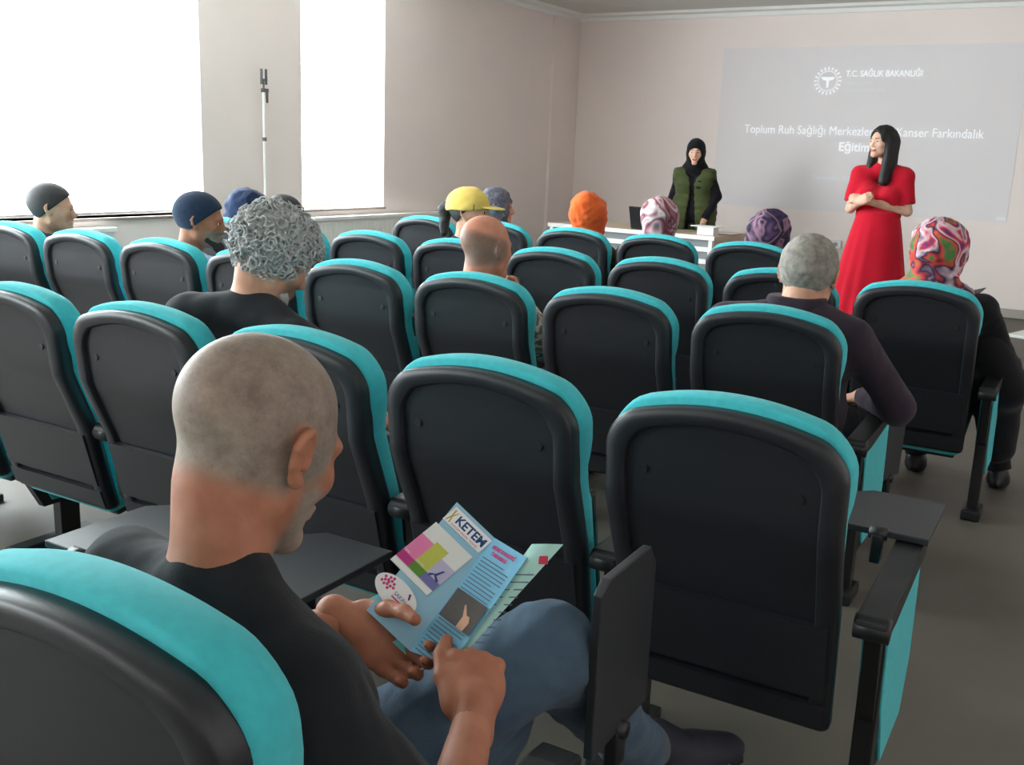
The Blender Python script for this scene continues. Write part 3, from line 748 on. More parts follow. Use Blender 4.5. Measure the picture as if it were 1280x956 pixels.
# --- leaflet
leaf = thing('leaflet', 'open blue and white KETEM health leaflet held in the hands of the foreground man', 'leaflet')
A_, B_, Cc, D_ = V3(-0.809, 1.254, 0.919), V3(-0.741, 1.257, 0.875), V3(-0.794, 1.113, 0.730), V3(-0.870, 1.106, 0.777)
E_, F_ = V3(-0.665, 1.228, 0.870), V3(-0.713, 1.099, 0.737)
G_, H_, K_, L_ = V3(-0.667, 1.244, 0.886), V3(-0.623, 1.262, 0.890), V3(-0.714, 1.143, 0.740), V3(-0.748, 1.122, 0.707)
paper = lambda n, c, **k: mat(n, c, .5, 0, spec=.25, **k)
blue_p = paper('pale_blue_print', (150, 196, 218)); blue2_p = paper('light_blue_print', (120, 184, 214)); tealp = paper('pale_teal_print', (176, 222, 214)); white_p = paper('white_print', (232, 234, 234))
def sheet(name, tl, tr, br, bl, m, parent, bow=0, th=.0006, nu=8, nv=8):
    bm = bmesh.new(); n = np.cross(tr - tl, bl - tl); n /= np.linalg.norm(n); g = {}
    for s_ in (0, 1):
        for i in range(nu + 1):
            for j in range(nv + 1):
                u, v = i / nu, j / nv; p = (tl * (1 - u) + tr * u) * (1 - v) + (bl * (1 - u) + br * u) * v + n * (bow * math.sin(math.pi * u) + (th if s_ else 0)); g[s_, i, j] = bm.verts.new(p)
        for i in range(nu):
            for j in range(nv): bm.faces.new((g[s_, i, j], g[s_, i + 1, j], g[s_, i + 1, j + 1], g[s_, i, j + 1]))
    for i in range(nu): bm.faces.new((g[0, i, 0], g[0, i + 1, 0], g[1, i + 1, 0], g[1, i, 0])); bm.faces.new((g[0, i, nv], g[0, i + 1, nv], g[1, i + 1, nv], g[1, i, nv]))
    for j in range(nv): bm.faces.new((g[0, 0, j], g[0, 0, j + 1], g[1, 0, j + 1], g[1, 0, j])); bm.faces.new((g[0, nu, j], g[0, nu, j + 1], g[1, nu, j + 1], g[1, nu, j]))
    return bmobj(name, bm, m, parent, False)
p1 = sheet('cover_panel', A_, B_, Cc, D_, blue_p, leaf); p2 = sheet('inner_panel', B_, E_, F_, Cc, blue2_p, leaf)
p3 = sheet('rear_panel', G_, H_, K_ + V3(.003, 0, .003), L_, tealp, leaf, -.006)
p4 = sheet('back_flap', A_ + V3(-.01, .012, -.10), B_ + V3(0, .012, -.06), Cc + V3(-.012, .006, -.012), D_ + V3(-.03, .008, -.004), paper('teal_print', (120, 200, 196)), leaf)
def frame_of(tl, tr, bl):
    x = tr - tl; wdt = np.linalg.norm(x); x = x / wdt; n = np.cross(bl - tl, tr - tl); n /= np.linalg.norm(n); y = np.cross(n, x)
    m = Matrix(((x[0], y[0], n[0], tl[0]), (x[1], y[1], n[1], tl[1]), (x[2], y[2], n[2], tl[2]), (0, 0, 0, 1))); return m, wdt
M1, w1 = frame_of(A_, B_, D_); M2, w2 = frame_of(B_, E_, Cc); M3, w3 = frame_of(G_, H_, L_)
if M1.col[2].to_3d().dot(Vector((0, 0, CAM_H)) - Vector(A_)) < 0: print('flip1')
def deco(name, Mx, pts, m, parent, z=.0009):
    bm = bmesh.new(); vs = [bm.verts.new(Mx @ Vector((x, y, z))) for x, y in pts]; f = bm.faces.new(vs)
    r = bmesh.ops.extrude_face_region(bm, geom=[f]); 
    for v in r['geom']:
        if isinstance(v, bmesh.types.BMVert): v.co += Mx.to_3x3() @ Vector((0, 0, .0003))
    return bmobj(name, bm, m, parent)
def rect(x0, y0, x1, y1): return [(x0, y0), (x1, y0), (x1, y1), (x0, y1)]
sk1 = -.13     # the panel leans a little in its own frame
def skew(pts): return [(x + y * .10, y) for x, y in pts]
deco('white_band', M1, skew(rect(.006, -.034, .084, -.006)), white_p, p1)
navy_p = paper('navy_ink', (38, 78, 128)); pink_p = paper('magenta_ink', (206, 70, 130)); ink_p = paper('grey_ink', (92, 110, 130)); redp = paper('red_ink', (196, 62, 84))
def lt(name, s, Mx, x, y, size, m, parent, sx=1, z=.0012, bold=0): return text(name, s, size, m, parent, Mx @ Matrix.Translation((x, y, z)), 'LEFT', .0001, bold, sx)
lt('ketem_lettering', 'KETEM', M1, .020, -.025, .0195, navy_p, p1, 1.0, bold=.0006)
lt('ketem_small_print', 'KANSER ERKEN TEŞHİS', M1, .018, -.032, .0052, redp, p1)
gold_p = paper('gold_ink', (196, 160, 92))
deco('ribbon_figure', M1, skew([(.009, -.010), (.012, -.009), (.0135, -.018), (.017, -.010), (.018, -.012), (.0145, -.021), (.018, -.031), (.016, -.032), (.013, -.024), (.011, -.032), (.009, -.031), (.0115, -.021)]), gold_p, p1, .001)
deco('picture_field', M1, skew(rect(.004, -.135, .084, -.045)), paper('pale_field', (222, 226, 222)), p1)
for i, (c1, c2, x0, x1, yt) in enumerate((((226, 130, 176), (186, 60, 130), .004, .030, -.072), ((190, 196, 90), (92, 140, 58), .030, .055, -.066), ((190, 186, 214), (116, 116, 170), .055, .084, -.080))):
    deco('colour_block', M1, skew(rect(x0, -.110, x1, yt)), paper('block_%d_a' % i, c1), p1, .0012)
    deco('colour_block', M1, skew(rect(x0, -.124, x1, -.110)), paper('block_%d_b' % i, c2), p1, .0012)
    lt('block_caption', ('MEME', 'SERVİKS', 'KOLON')[i], M1, x0 + .002 - .012, -.1085, .0045, white_p, p1, z=.0018)
deco('caption_strip', M1, skew(rect(.004, -.134, .084, -.126)), white_p, p1, .0014)
cs = [(.052 + .040 * math.cos(a) - .018, -.165 + .021 * math.sin(a)) for a in np.linspace(0, math.tau, 29)[:-1]]
deco('white_oval', M1, cs, white_p, p1, .001)
for k in range(14):
    a = k * 2.4; r_ = .0028 * math.sqrt(k); x, y = .014 + r_ * math.cos(a) * 1.2, -.160 + r_ * math.sin(a)
    deco('pink_dot', M1, [(x + .0024 * math.cos(b), y + .0024 * math.sin(b)) for b in np.linspace(0, math.tau, 9)[:-1]], pink_p, p1, .0013)
lt('oval_lettering', 'SAKIN', M1, .032, -.168, .0085, navy_p, p1, z=.0013); deco('underline', M1, rect(.032, -.173, .062, -.1705), pink_p, p1, .0013)
deco('small_ribbon', M1, [(.050, -.152), (.053, -.150), (.057, -.158), (.055, -.160)], paper('purple_ink', (110, 50, 110)), p1, .0013)
deco('colon_ribbon', M1, [(.062, -.092), (.066, -.090), (.060, -.104), (.068, -.108), (.066, -.112), (.056, -.105), (.050, -.112), (.048, -.108), (.057, -.102)], paper('blue_ribbon_ink', (60, 74, 130)), p1, .0018)
sk2 = lambda pts: [(x + (-y) * float(S2), y) for x, y in pts]
_b = M2.inverted() @ Vector(Cc); S2 = _b.x / -_b.y
lt('inner_heading', 'MEME KANSERİ', M2, .012, -.016, .0085, pink_p, p2, .9, bold=.0003); lt('inner_heading', 'TARAMASI', M2, .018, -.026, .0085, pink_p, p2, .9, bold=.0003)
for k in range(30):
    y = -.034 - .0062 * k
    if -.128 < y < -.080 and True: pass
    if y < -.205: break
    if -.145 < y < -.092: continue
    ln = .066 if k % 5 else .05
    deco('text_line', M2, sk2(rect(.007, y - .0016, .007 + ln, y)), ink_p, p2, .001)
deco('photo_print', M2, sk2(rect(.004, -.143, .078, -.094)), mat('dark_photo_print', (58, 50, 44), .5, .2, 60), p2, .0012)
deco('photo_hand', M2, sk2([(.048, -.143), (.064, -.143), (.066, -.128), (.060, -.120), (.054, -.121), (.040, -.108), (.038, -.110), (.048, -.125)]), paper('hand_print', (206, 158, 132)), p2, .0018)
S3 = .0; _b = M3.inverted() @ Vector(L_); S3 = _b.x / -_b.y
for k in range(13):
    y = -.045 - .011 * k; deco('text_line', M3, [(x + (-y) * S3, yy) for x, yy in rect(.008, y - .0016, .038, y)], ink_p, p3, .0075)
deco('red_mark', M3, [(x + .2 * S3 * .1, y) for x, y in rect(.026, -.030, .040, -.018)], redp, p3, .006)

# --- the other sitters
grey_curl = mat('grey_curly_hair', (172, 174, 173), .9, .25, 70, .3, 300)
shirtblk = cloth('faded_black_jersey', (38, 40, 44))
J1 = person('seated man with grey curly hair and black T-shirt bending his head, second row', (-2.03, 2.15, 1.135), .35, .55, .12, X1 - 2 * PITCH, R1Y, sk=skin_light, S=1.08, arms=[((-2.34, 2.12, .62), (-2.05, 2.45, .62), None), ((-1.84, 2.14, .62), (-1.86, 2.42, .62), None)],
    nb=(-2.065, 2.09, 1.02), sh=[(-2.26, 2.03, .945), (-1.87, 2.08, .905)], shirt=shirtblk, sleeve=.8, pants=dark_pants, stub=lambda q: beardstub(q) * .8)
hc, R, off = J1['hc'], J1['R'], J1['off']; L = lambda *p: hc + R @ (V3(*p) * 1.08)
P = head_prims(hc, R, 1.08, False, .016)[:3]
def clipc(Q):
    q = ((Q - off) - hc) @ R / 1.08
    return np.maximum((q[..., 1] - .075) * .8 - (q[..., 2] - .06) * .8, (-.10 + .75 * np.maximum(q[..., 1] + .02, 0)) - q[..., 2])
rs = np.random.RandomState(4); curls = []
for k in range(760):
    v = rs.randn(3); v /= np.linalg.norm(v); q_ = 1.0 + .10 * rs.rand(); p_ = v * V3(.092, .114, .100) * q_ + V3(0, -.014, .030)
    if (p_[1] - .085) * .8 - (p_[2] - .045) * .8 > 0 or p_[2] < -.105 + .75 * max(p_[1] + .02, 0): continue
    a_ = np.cross(v, rs.randn(3)); a_ /= np.linalg.norm(a_); b_ = np.cross(v, a_); b_ = b_ * .8 + v * .6; rr = .009 + .007 * rs.rand(); ph = rs.rand() * 6.3; pts = []
    for m_ in range(6):
        t_ = ph + m_ * .95; pts.append(L(*(p_ + (a_ * math.cos(t_) + b_ * math.sin(t_)) * rr + v * .0015 * m_)))
    for m_ in range(5): curls.append(C(pts[m_], pts[m_ + 1], rs.rand() * .0014 + .0024, .0022, .0015))
vol('curly_hair', [(J1['mv'](P), .005)], grey_curl, J1['t'], lambda V: .003 * wob(V, 160, 2), None, 1, clipc)
vol('curls', [(J1['mv'](curls), .0023)], grey_curl, J1['t'], None, None, 1)
vol('beard', [(J1['mv']([C(L(-.045, .05, -.08), L(0, .09, -.115), .02, .022, .02), C(L(.045, .05, -.08), L(0, .09, -.115), .02, .022, .02)]), .004)], grey_curl, J1['t'], lambda V: .003 * wob(V, 200, 2))
# bald man
check_m = pattern('brown_checked_cloth', [(150, 132, 118), (196, 182, 166), (120, 106, 98), (214, 204, 192)], 14, .85, 1.0, True)
baldstub = lambda q: np.clip(sst(.055, .03, q[:, 2] + .25 * q[:, 1]) * sst(-.075, -.05, q[:, 2] - .6 * np.maximum(q[:, 1], 0)) * sst(.06, .03, q[:, 1]) * .75, 0, 1)
skin_bald = skin_mat('skin_ruddy', (204, 140, 116), (118, 102, 94))
rwp = V3(-2.06, 3.60, .955)
J2 = person('seated bald man in a brown checked shirt with a hand raised to his chin', (-2.10, 3.42, 1.078), .35, .05, 0, X2 - 2 * PITCH, R2Y, sk=skin_bald, S=1.06,
    arms=[((-2.36, 3.50, .66), (-2.12, 3.78, .62), None), ((-1.86, 3.55, .68), rwp - V3(-.02, .01, .09), hand_prims(rwp - V3(-.02, .01, .09), V3(-.35, -.1, 1), V3(.6, .8, 0), 1, (1.1, 1.3, .9), 1.0))],
    shirt=check_m, pants=dark_pants, stub=baldstub, curls=(.6, .6, .5))
vol('vest', [(J2['mv'](J2['torso'](.018)), .0085)], cloth('dark_brown_knit', (48, 42, 40)), J2['t'], lambda V: .003 * wob(V, 25, 1), None, 1, lambda Q: Q[..., 2] - (.875 if True else 0))
# plum jacket man
salt = mat('short_grey_hair', (140, 134, 126), .85, .35, 45, .8, 500)
plum_m = cloth('dark_plum_jacket', (52, 42, 52), .15, None, 12)
J3 = person('seated man with short grey hair in a dark plum jacket leaning out to the aisle', (-.83, 3.44, 1.085), .02, .12, .03, X2, R2Y, sk=skin_light, S=1.10,
    nb=(-.85, 3.40, .995), sh=[(-1.08, 3.36, .905), (-.645, 3.38, .895)], arms=[((-1.12, 3.45, .60), (-.92, 3.72, .60), None), ((-.50, 3.50, .665), (-.66, 3.76, .63), None)],
    shirt=plum_m, pants=dark_pants, belly=.02, hips=[(-.95, R2Y + .27, .47), (-.77, R2Y + .27, .47)])
hair_short(J3, salt, .010, low=-.078, front=.06, disp=lambda V: .0015 * wob(V, 200, 2))
vol('collar', [(J3['mv']([C(J3['nb'] + V3(-.03, 0, -.01), J3['nb'] + V3(.03, 0, -.01), .075, .075, .02)]), .006)], plum_m, J3['t'], None, None, 1, lambda Q, z=J3['nb'][2] + .025: Q[..., 2] - z)
# knit cap man
J4 = person('seated bearded man in a navy knit cap and pale blue shirt turned to the right', (-3.70, 3.42, 1.075), .95, .10, 0, X2 - 5 * PITCH, R2Y, sk=skin_tan, S=1.06,
    shirt=cloth('pale_blue_shirt', (150, 172, 200)), pants=dark_pants, torso_yaw=.3, stub=lambda q: beardstub(q) * .95)
hair_short(J4, cloth('navy_knit', (34, 50, 72), .15, None, 60, .9), .013, name='knit_cap', low=-.035, front=.07)
vol('beard', [(J4['mv']([C(J4['hc'] + J4['R'] @ V3(q * .045, .04, -.07) * 1.06, J4['hc'] + J4['R'] @ V3(0, .088, -.105) * 1.06, .018, .022, .02) for q in (-1, 1)]), .005)], mat('dark_beard', (52, 46, 44), .9, .2, 60), J4['t'])
# hooded jacket man at far left
J5 = person('seated dark-haired man in a hooded dark jacket at the far left window', (-4.86, 3.46, 1.062), .75, .05, 0, X2 - 7 * PITCH, R2Y, sk=skin_light, S=1.06,
    shirt=cloth('dark_slate_jacket', (44, 54, 68)), pants=dark_pants, torso_yaw=.2)
darkhair = mat('dark_hair', (34, 32, 33), .6, .25, 60, .6, 300)
hair_short(J5, darkhair, .011, low=-.068, front=.062)
nb = J5['nb']; vol('hood', [(J5['mv']([C(nb + V3(-.11, -.05, .02), nb + V3(.06, -.075, .0), .048, .052, .04)]), .007)], MATS['dark_slate_jacket'], J5['t'], lambda V: .003 * wob(V, 40, 2))
# navy hood, fourth row
J6 = person('seated person in a dark blue hood bent forward below the white wall pole', (-4.62, 4.66, 1.01), .5, .6, 0, X3 - 7 * PITCH, R3Y, sk=skin_light, S=1.05,
    shirt=cloth('navy_jacket', (40, 58, 92)), pants=dark_pants)
scarf(J6, cloth('navy_hood_cloth', (36, 48, 76)), .028, seed=5, name='hood', facew=.03, br=(.08, .08, .08))
w_ = Vector(J6['hc'] + J6['off'] + V3(.03, -.02, .105))
bm = bmesh.new(); box(bm, w_ + Vector((-.045, 0, -.004)), w_ + Vector((.05, .006, .004))); box(bm, w_ + Vector((-.045, 0, -.06)), w_ + Vector((-.037, .006, .0))); bmobj('white_trim', bm, white_m, J6['t'])
# dark short-haired man
J7 = person('seated man with short dark hair right behind the grey curls, fourth row', (-4.31, 4.66, 1.01), .4, .1, 0, X3 - 6 * PITCH, R3Y, sk=skin_light, S=1.06, shirt=cloth('dark_teal_top', (36, 50, 56)), pants=dark_pants)
hair_short(J7, darkhair, .012, low=-.04, front=.065)
# yellow cap woman
yel = cloth('yellow_cotton', (226, 196, 104), .08, None, 20)
J8 = person('seated woman in a yellow baseball cap with dark ponytail turned to the right', (-2.97, 4.66, 1.12), 1.35, -.05, 0, X3 - 4 * PITCH, R3Y, sk=skin_light, S=1.02, fem=True,
    shirt=black_cloth, pants=dark_pants, torso_yaw=.4)
hc, R, off = J8['hc'], J8['R'], J8['off']; L = lambda *p: hc + R @ (V3(*p) * 1.02)
hair_short(J8, darkhair, .010, low=-.07, front=.05)
cap_o = vol('cap', [(J8['mv'](head_prims(hc, R, 1.02, False, .022)[:1]), .005)], yel, J8['t'], lambda V: .004 * wob(V, 50, 2), None, 1, lambda Q: .02 - ((Q - off) - hc) @ R[:, 2] + .12 * (((Q - off) - hc) @ R[:, 1]) * 0)
vol('cap_peak', [(J8['mv']([E(L(0, .125, .028), [.068, .07, .008], R @ rotm(0, .15), .01)]), .004)], yel, cap_o)
bm = bmesh.new(); a_, b_ = L(.0, .088, .13) + off, L(.0, .088, .13) + off
vol('cap_seam', [(J8['mv']([C(L(.094, .05, .02), L(.07, .052, .085), .0025, k=.002), C(L(.07, .052, .085), L(0, .056, .126), .0025, k=.002)]), .0022)], black_m, cap_o)
vol('ponytail', [(J8['mv']([C(L(0, -.10, .05), L(-.01, -.15, .02), .03, .034, .02), C(L(-.01, -.15, .02), L(0, -.155, -.10), .036, .022, .02)]), .005)], darkhair, J8['t'], lambda V: .003 * wob(V, 120, 2))
# grey scarf woman
gscarf = pattern('grey_speckled_scarf', [(52, 54, 66), (112, 112, 124), (70, 72, 86), (150, 146, 152)], 60, .8, .5)
J9 = person('seated woman in a grey speckled headscarf beside the yellow cap, front row', (-3.60, 5.98, 1.075), 1.1, 0, 0, X4 - 3 * PITCH, R4Y, sk=skin_light, S=1.04, shirt=black_cloth, pants=dark_pants, fem=True, torso_yaw=.2)
scarf(J9, gscarf, .014, seed=2, br=(.055, .05, .055))
# orange
J10 = person('seated woman in a plain burnt orange headscarf, front row before the desk', (-2.90, 6.0, 1.045), .35, .12, 0, X4 - 2 * PITCH, R4Y, sk=skin_light, S=1.06, shirt=cloth('olive_coat', (74, 78, 52)), pants=dark_pants, fem=True)
scarf(J10, cloth('orange_cotton', (222, 98, 46), .12, None, 8), .026, seed=8, bulge=(.02, -.05, .055), br=(.08, .09, .09), amp=.010)
# pink / white
pk = pattern('pink_white_scarf', [(196, 160, 168), (160, 92, 104), (226, 212, 214), (120, 44, 62), (206, 176, 184), (70, 50, 56)], 6, .7, 1.0)
J11 = person('seated woman in a pink, maroon and white headscarf, front row beside the laptop', (-2.40, 6.0, 1.065), .1, .15, 0, X4 - PITCH, R4Y, sk=skin_light, S=1.06, shirt=cloth('maroon_coat', (70, 44, 50)), pants=dark_pants, fem=True)
scarf(J11, pk, .024, seed=12, bulge=(0, -.05, .03), br=(.08, .085, .08), amp=.006)
fl = pattern('navy_floral_scarf', [(34, 36, 66), (76, 54, 92), (30, 34, 52), (158, 118, 140), (36, 40, 72), (104, 72, 104)], 9, .75, .7)
J12 = person('seated woman in a navy and purple floral headscarf, front row right of the desk', (-1.69, 5.98, 1.03), .35, .15, .05, X4, R4Y, sk=skin_light, S=1.08, shirt=cloth('navy_coat', (38, 40, 60)), pants=dark_pants, fem=True)
scarf(J12, fl, .024, seed=14, bulge=(0, -.06, .0), br=(.08, .085, .09), knot=J12['hc'] + V3(-.05, -.08, -.10))
vol('underscarf', [(J12['mv']([E(J12['hc'] + J12['R'] @ V3(0, .02, .055), [.088, .098, .085], J12['R'], .01)]), .006)], cloth('dusty_rose', (150, 104, 110)), J12['t'], None, None, 1, lambda Q: -(((Q - J12['off']) - J12['hc']) @ J12['R'][:, 1]) + .02)
# multicoloured
mc = pattern('multicolour_floral_scarf', [(66, 60, 130), (190, 52, 60), (214, 186, 196), (40, 30, 60), (206, 70, 60), (64, 128, 74), (150, 34, 56)], 9, .75, .8)
J13 = person('seated woman in a multicoloured flower headscarf and black coat in the aisle seat', (-.585, 4.68, 1.10), .05, .12, 0, X3 + .02, R3Y, sk=skin_light, S=1.08, fem=True,
    sh=[(-.80, 4.64, .88), (-.385, 4.68, .87)], arms=[((-.88, 4.72, .60), (-.70, 5.0, .62), None), ((-.27, 4.82, .62), (-.43, 5.02, .70), None)], shirt=cloth('black_coat', (22, 22, 26)), pants=black_cloth,
    knees=[V3(-.66, 5.1, .50), V3(-.36, 5.08, .50)], ankles=[V3(-.62, 5.10, .08), V3(-.245, 5.05, .085)])
scarf(J13, mc, .026, seed=21, bulge=(0, -.05, .02), br=(.085, .09, .09), knot=J13['hc'] + V3(0, -.07, -.12))
vol('coat_skirt', [(J13['mv']([C(V3(-.47, 4.75, .52), V3(-.30, 5.0, .50), .13, .12, .05), C(V3(-.30, 4.95, .50), V3(-.26, 4.98, .22), .11, .08, .05), C(V3(-.36, 4.74, .72), V3(-.26, 4.86, .52), .09, .10, .05)]), .009)], MATS['black_coat'], J13['t'], lambda V: .005 * wob(V, 20, 2))
pp = thing('paper_sheets', 'white sheets with dark cover held by the woman in the flower headscarf', 'papers', (-.50, 4.97, .865), -.5)
bm = bmesh.new(); m4 = Matrix.Rotation(.5, 4, 'X') @ Matrix.Rotation(-.35, 4, 'Y')
box(bm, (-.07, -.10, 0), (.07, .10, .004), 0, m4); bmobj('sheet', bm, white_p, pp)
bm = bmesh.new(); box(bm, (-.07, -.10, .0045), (.07, .10, .007), 0, m4); bmobj('cover', bm, mat('dark_maroon_card', (46, 34, 42), .6), pp)

# --- standing woman in green vest
hl_ = V3(-3.93, 9.87, .83); hr_ = V3(-3.46, 9.80, .825)
J14 = person('standing woman in black headscarf and olive green vest leaning her hands on the desk', (-3.60, 9.80, 1.52), 2.88, .08, 0, stand=(-3.62, 9.92), sk=skin_pale, S=1.02, fem=True, shw=.145, torso_yaw=2.95,
    arms=[((-3.40, 9.93, 1.10), hr_ + V3(0, .0, .03), None), ((-3.84, 9.95, 1.10), hl_ + V3(0, .0, .03), None)], shirt=cloth('black_jumper', (24, 22, 30)), pants=black_cloth, face=True, h=.009, shoe=shoe_m)
scarf(J14, blackscarf_m, .012, seed=3, br=(.05, .05, .05), bulge=(0, -.06, .03), facew=.075, amp=.003)
green_m = cloth('olive_green_quilt', (70, 78, 46), .12, None, 16)
nbz = J14['nb']; Yf = rotm(2.95)[:, 1]
def vclip(Q):
    q = (Q - J14['off']) - nbz; f = q @ Yf; x = np.abs(q @ rotm(2.95)[:, 0]); z = q[..., 2]
    slit = np.where(f > 0, (.022 + .10 * np.clip(-z - .25, 0, 1) + .06 * sst(-.16, -.02, z)) - x, -1)
    return np.maximum(slit, z + .005)
P = [C(p[1], p[2], p[3], p[4], p[5], p[6]) if p[0] == 'c' else p for p in J14['torso'](.028)]
P += [C(J14['hips'][i] + V3(0, 0, .05), J14['hips'][i] + V3(0, 0, -.26), .145, .15, .06, 'b') for i in (0, 1)]
vol('vest', [(J14['mv'](P), .008)], green_m, J14['t'], lambda V: .003 * np.sin(V[:, 2] * 90) + .003 * wob(V, 20, 2), None, 1, vclip)
# --- woman in red
red_m = cloth('crimson_dress_cloth', (196, 24, 46), .08, None, 5, .3)
sx, sy = -1.46, 8.0
wl, wr2 = V3(-1.535, 7.80, 1.205), V3(-1.565, 7.79, 1.19)
J15 = person('standing woman with long dark hair and crimson short-sleeved dress, hands clasped', (-1.485, 7.965, 1.628), 3.70, .0, 0, stand=(sx, sy), sk=skin_pale, S=.93, fem=True, shw=.165, torso_yaw=3.15,
    nb=(-1.465, 8.0, 1.46),
    arms=[((-1.255, 7.985, 1.135), wl, hand_prims(wl, V3(-.8, -.1, .12), V3(0, -.9, .3), 1, (.9, 1.2, .8), .95, thumb=(.35, .35))), ((-1.66, 7.96, 1.135), wr2, hand_prims(wr2, V3(.55, -.5, .35), V3(-.3, -.9, .1), -1, (.9, 1.2, .8), .95, thumb=(.35, .35)))], face=True, h=.008, shoe=shoe_m)
P = J15['torso'](.010)
P = [p for p in P]
for i in (0, 1):
    s_, e_ = J15['sh'][i], np.array(J15['arms'][i][0]); P += [C(s_, s_ + (e_ - s_) * .80, .060, .064, .03, 'b')]
hipc = (J15['hips'][0] + J15['hips'][1]) / 2
vol('dress_bodice', [(J15['mv'](P), .007)], red_m, J15['t'], lambda V: .003 * wob(V, 30, 4), None, 1, lambda Q: 1.05 - Q[..., 2])
def skirtf(Q):
    q = Q - J15['off'] - hipc; z = Q[..., 2]; t_ = np.clip((1.12 - z) / 1.0, 0, 1); r_ = .148 + .19 * t_ ** .85; a = np.arctan2(q[..., 1], q[..., 0])
    d = np.hypot(q[..., 0] + .02 * t_, q[..., 1] * 1.12) - r_ - .010 * t_ * np.sin(a * 11 + 2 * np.sin(a * 3)); return np.maximum(np.maximum(d, z - 1.12), .16 - z) * .8
vol('dress_skirt', [(J15['mv']([C((sx, sy, .2), (sx, sy, 1.1), .42, .3, .01)]), .011)], red_m, J15['t'], None, None, 1, skirtf)
vol('waistband', [(J15['mv']([C(V3(sx - .045, sy, 1.10), V3(sx + .045, sy, 1.10), .118, .118, .02)]), .006)], red_m, J15['t'], None, None, 1, lambda Q: np.abs(Q[..., 2] - 1.105) - .022)
hc, R, off = J15['hc'], J15['R'], J15['off']; L = lambda *p: hc + R @ (V3(*p) * .93)
P = head_prims(hc, R, .93, False, .014)[:1] + [E(L(0, -.03, .0), [.085, .085, .10], R, .03)]
for q in (-1, 1): P += [C(L(q * .070, -.005, .03), L(q * .080, .030, -.30), .030, .034, .03), C(L(q * .045, -.06, .0), L(q * .055, -.055, -.31), .055, .05, .04)]
P += [E(L(0, .13, -.005), [.060, .085, .098], R, .006, True)]
vol('long_hair', [(J15['mv'](P), .005)], mat('black_brown_hair', (24, 20, 20), .62, .2, 60, .5, 300), J15['t'], lambda V: .002 * wob(V * V3(1, 1, .15), 160, 2))

# ------------------------------------------------------------ desk and things on it (rows frame)
desk_wood = mat('pale_beech', (206, 184, 160), .5, .08, 6); desk_white = mat('white_laminate', (228, 226, 222), .45, .01, 8); desk_grey = mat('grey_panel', (120, 124, 128), .5, .04, 8)
dk = thing('desk', 'long white slatted desk with pale wooden top standing before the woman in the green vest', 'desk', (-3.111, 9.141, 0), .083 * -1)
Ld, Wd = 1.86, .80
bm = bmesh.new(); box(bm, (-Ld, 0, .715), (0, Wd, .75), .004); bmobj('desk_top', bm, desk_wood, dk)
bm = bmesh.new(); box(bm, (-Ld, -.004, .712), (0, 0, .752)); bmobj('top_edge', bm, desk_white, dk)
for x in (-Ld + .02, -.06):
    bm = bmesh.new(); box(bm, (x, .005, 0), (x + .04, .045, .715), .003); bmobj('leg', bm, desk_white, dk)
    bm = bmesh.new(); box(bm, (x, Wd - .06, 0), (x + .04, Wd - .02, .715), .003); bmobj('leg', bm, desk_wood, dk)
for k, z in enumerate((.60, .485, .37, .255, .14)):
    bm = bmesh.new(); box(bm, (-Ld + .06, .008, z), (-.06, .03, z + .045), .003); bmobj('front_slat', bm, desk_white, dk)
bm = bmesh.new(); box(bm, (-Ld + .06, .032, .10), (-.06, .045, .715)); bmobj('modesty_panel', bm, desk_grey, dk)
bm = bmesh.new(); box(bm, (-.035, .045, .08), (-.02, Wd - .06, .715)); bmobj('side_panel', bm, desk_wood, dk)
lp = thing('laptop', 'open black laptop on the desk behind the pink headscarf', 'laptop', (-3.84, 9.38, .75), math.pi - .1)
bm = bmesh.new(); box(bm, (-.17, -.12, 0), (.17, .12, .018), .004); bmobj('keyboard_base', bm, black_m, lp)
bm = bmesh.new(); m4 = Matrix.Translation((0, .12, .018)) @ Matrix.Rotation(-.3, 4, 'X'); box(bm, (-.17, 0, 0), (.17, .008, .22), .003, m4); bmobj('screen_lid', bm, black_m, lp)
bx = thing('box', 'white cardboard box near the right end of the desk', 'box', (-3.245, 9.33, .75), -.1)
bm = bmesh.new(); box(bm, (-.085, -.06, 0), (.085, .06, .075), .002); bmobj('carton', bm, white_p, bx)
bm = bmesh.new(); box(bm, (-.15, -.08, .076), (.12, .09, .084), .001); bmobj('lid_sheet', bm, white_p, bx)
fo = thing('folder', 'flat reddish brown folder under the white box on the desk', 'folder', (-3.20, 9.45, .75), -.1)
bm = bmesh.new(); box(bm, (-.02, .02, 0), (.14, .27, .006), .001); bmobj('cover', bm, mat('reddish_brown_card', (138, 92, 82), .6, .05, 10), fo)
bm = bmesh.new(); box(bm, (-.015, .025, .0062), (.135, .265, .009)); bmobj('pages', bm, white_p, fo)
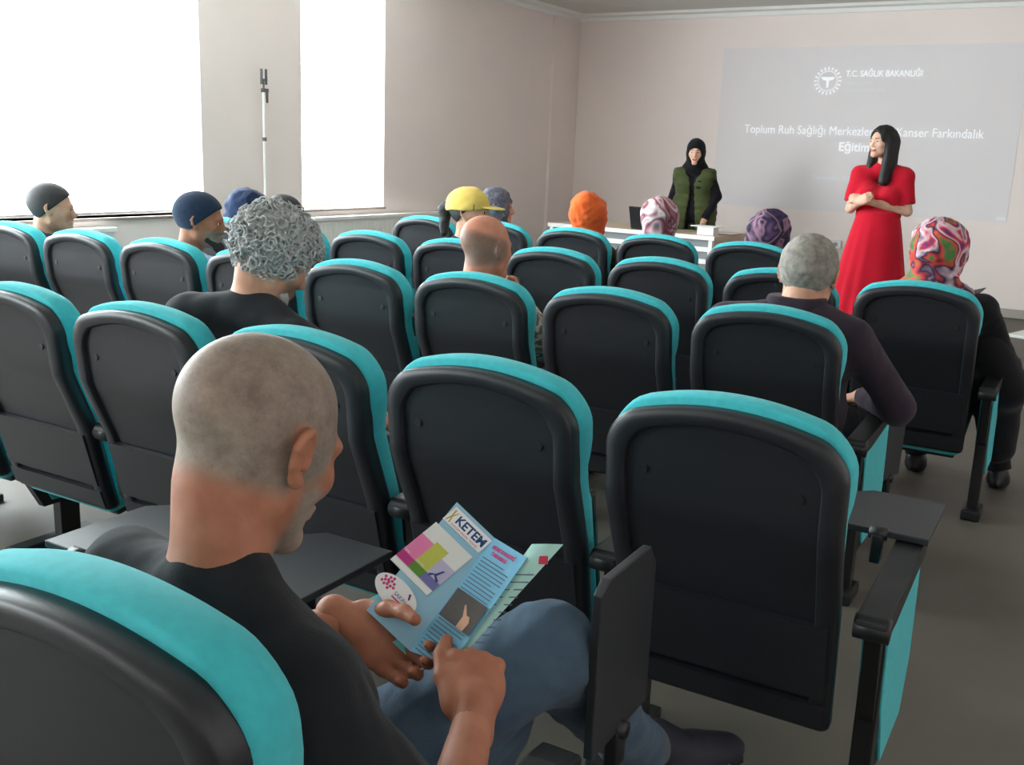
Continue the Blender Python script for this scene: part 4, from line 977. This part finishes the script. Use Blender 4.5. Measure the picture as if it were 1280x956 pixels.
# low potted plant between front-row seats and the desk
pl = thing('potted_plant', 'small green leafy plant at the foot of the desk between the front-row seats', 'plant', (-3.55, 8.55, 0))
bm = bmesh.new(); cyl(bm, (0, 0, 0), (0, 0, .26), .11, .15, 24); bmobj('pot', bm, mat('brown_pot', (98, 74, 60), .6, .05, 10), pl)
bm = bmesh.new(); rnd = random.Random(5)
for k in range(70):
    a = rnd.random() * math.tau; e = .3 + rnd.random() * .9; ln = .16 + .14 * rnd.random(); d = Vector((math.cos(a) * math.cos(e), math.sin(a) * math.cos(e), math.sin(e))); s_ = d.cross(Vector((0, 0, 1))).normalized() * .026
    o_ = Vector((0, 0, .26)) + d * .08; p = [o_, o_ + d * ln * .5 + s_ + Vector((0, 0, .01)), o_ + d * ln - Vector((0, 0, .03)), o_ + d * ln * .5 - s_ + Vector((0, 0, .01))]
    vs = [bm.verts.new(q) for q in p]; vs2 = [bm.verts.new(q - Vector((0, 0, .002))) for q in p]; bm.faces.new(vs); bm.faces.new(vs2[::-1])
    for i in range(4): bm.faces.new((vs[i], vs[(i + 1) % 4], vs2[(i + 1) % 4], vs2[i]))
bmobj('foliage', bm, mat('leaf_green', (88, 106, 58), .6, .25, 20), pl)
# socket strip
so = thing('socket_strip', 'white multi-socket strip on the front wall left of the red dress', 'socket', wf(-3.0, YF - .002, .60), WY)
bm = bmesh.new(); box(bm, (-.24, -.035, -.045), (.20, 0, .045), .006); bmobj('backplate', bm, white_m, so)
for k in range(4):
    bm = bmesh.new(); cyl(bm, (-.08 + .075 * k, -.036, 0), (-.08 + .075 * k, -.040, 0), .024, n=18); bmobj('outlet', bm, mat('grey_socket', (150, 150, 150), .5), so)
# pole between the windows
po = thing('stand_pole', 'thin white pole with a dark clamp on top, between the two windows', 'pole', wf(XW + .09, 5.99), WY)
bm = bmesh.new(); cyl(bm, (0, 0, .02), (0, 0, 1.86), .012); bmobj('pole', bm, white_m, po)
bm = bmesh.new(); cyl(bm, (0, 0, 0), (0, 0, .02), .07, n=24); bmobj('base', bm, white_m, po)
bm = bmesh.new(); box(bm, (-.012, -.02, 1.84), (.012, .045, 1.87), .003); box(bm, (-.01, -.028, 1.90), (.01, -.016, 2.02), .003); box(bm, (-.01, .022, 1.90), (.01, .034, 2.02), .003); box(bm, (-.01, -.028, 1.93), (.01, .034, 1.945), .002); cyl(bm, (0, 0, 1.84), (0, 0, 1.94), .008); box(bm, (-.008, .03, 1.76), (.008, .044, 1.84), .002)
bmobj('clamp', bm, mat('grey_clamp', (96, 96, 98), .5), po)
bm = bmesh.new(); cyl(bm, (0, 0, 1.46), (0, 0, 1.49), .018, n=16); bmobj('collar', bm, mat('grey_clamp', (96, 96, 98), .5), po)
# white stand at the right edge
st = thing('display_stand', 'white stand with a flat foot plate on the floor at the right edge', 'stand', (-.39, 10.15, 0), -.3)
bm = bmesh.new(); box(bm, (-.14, -.22, 0), (.30, .22, .03), .006); bmobj('foot_plate', bm, white_m, st)
bm = bmesh.new(); box(bm, (0, -.02, .03), (.05, .02, 1.05), .006); bmobj('upright', bm, white_m, st)
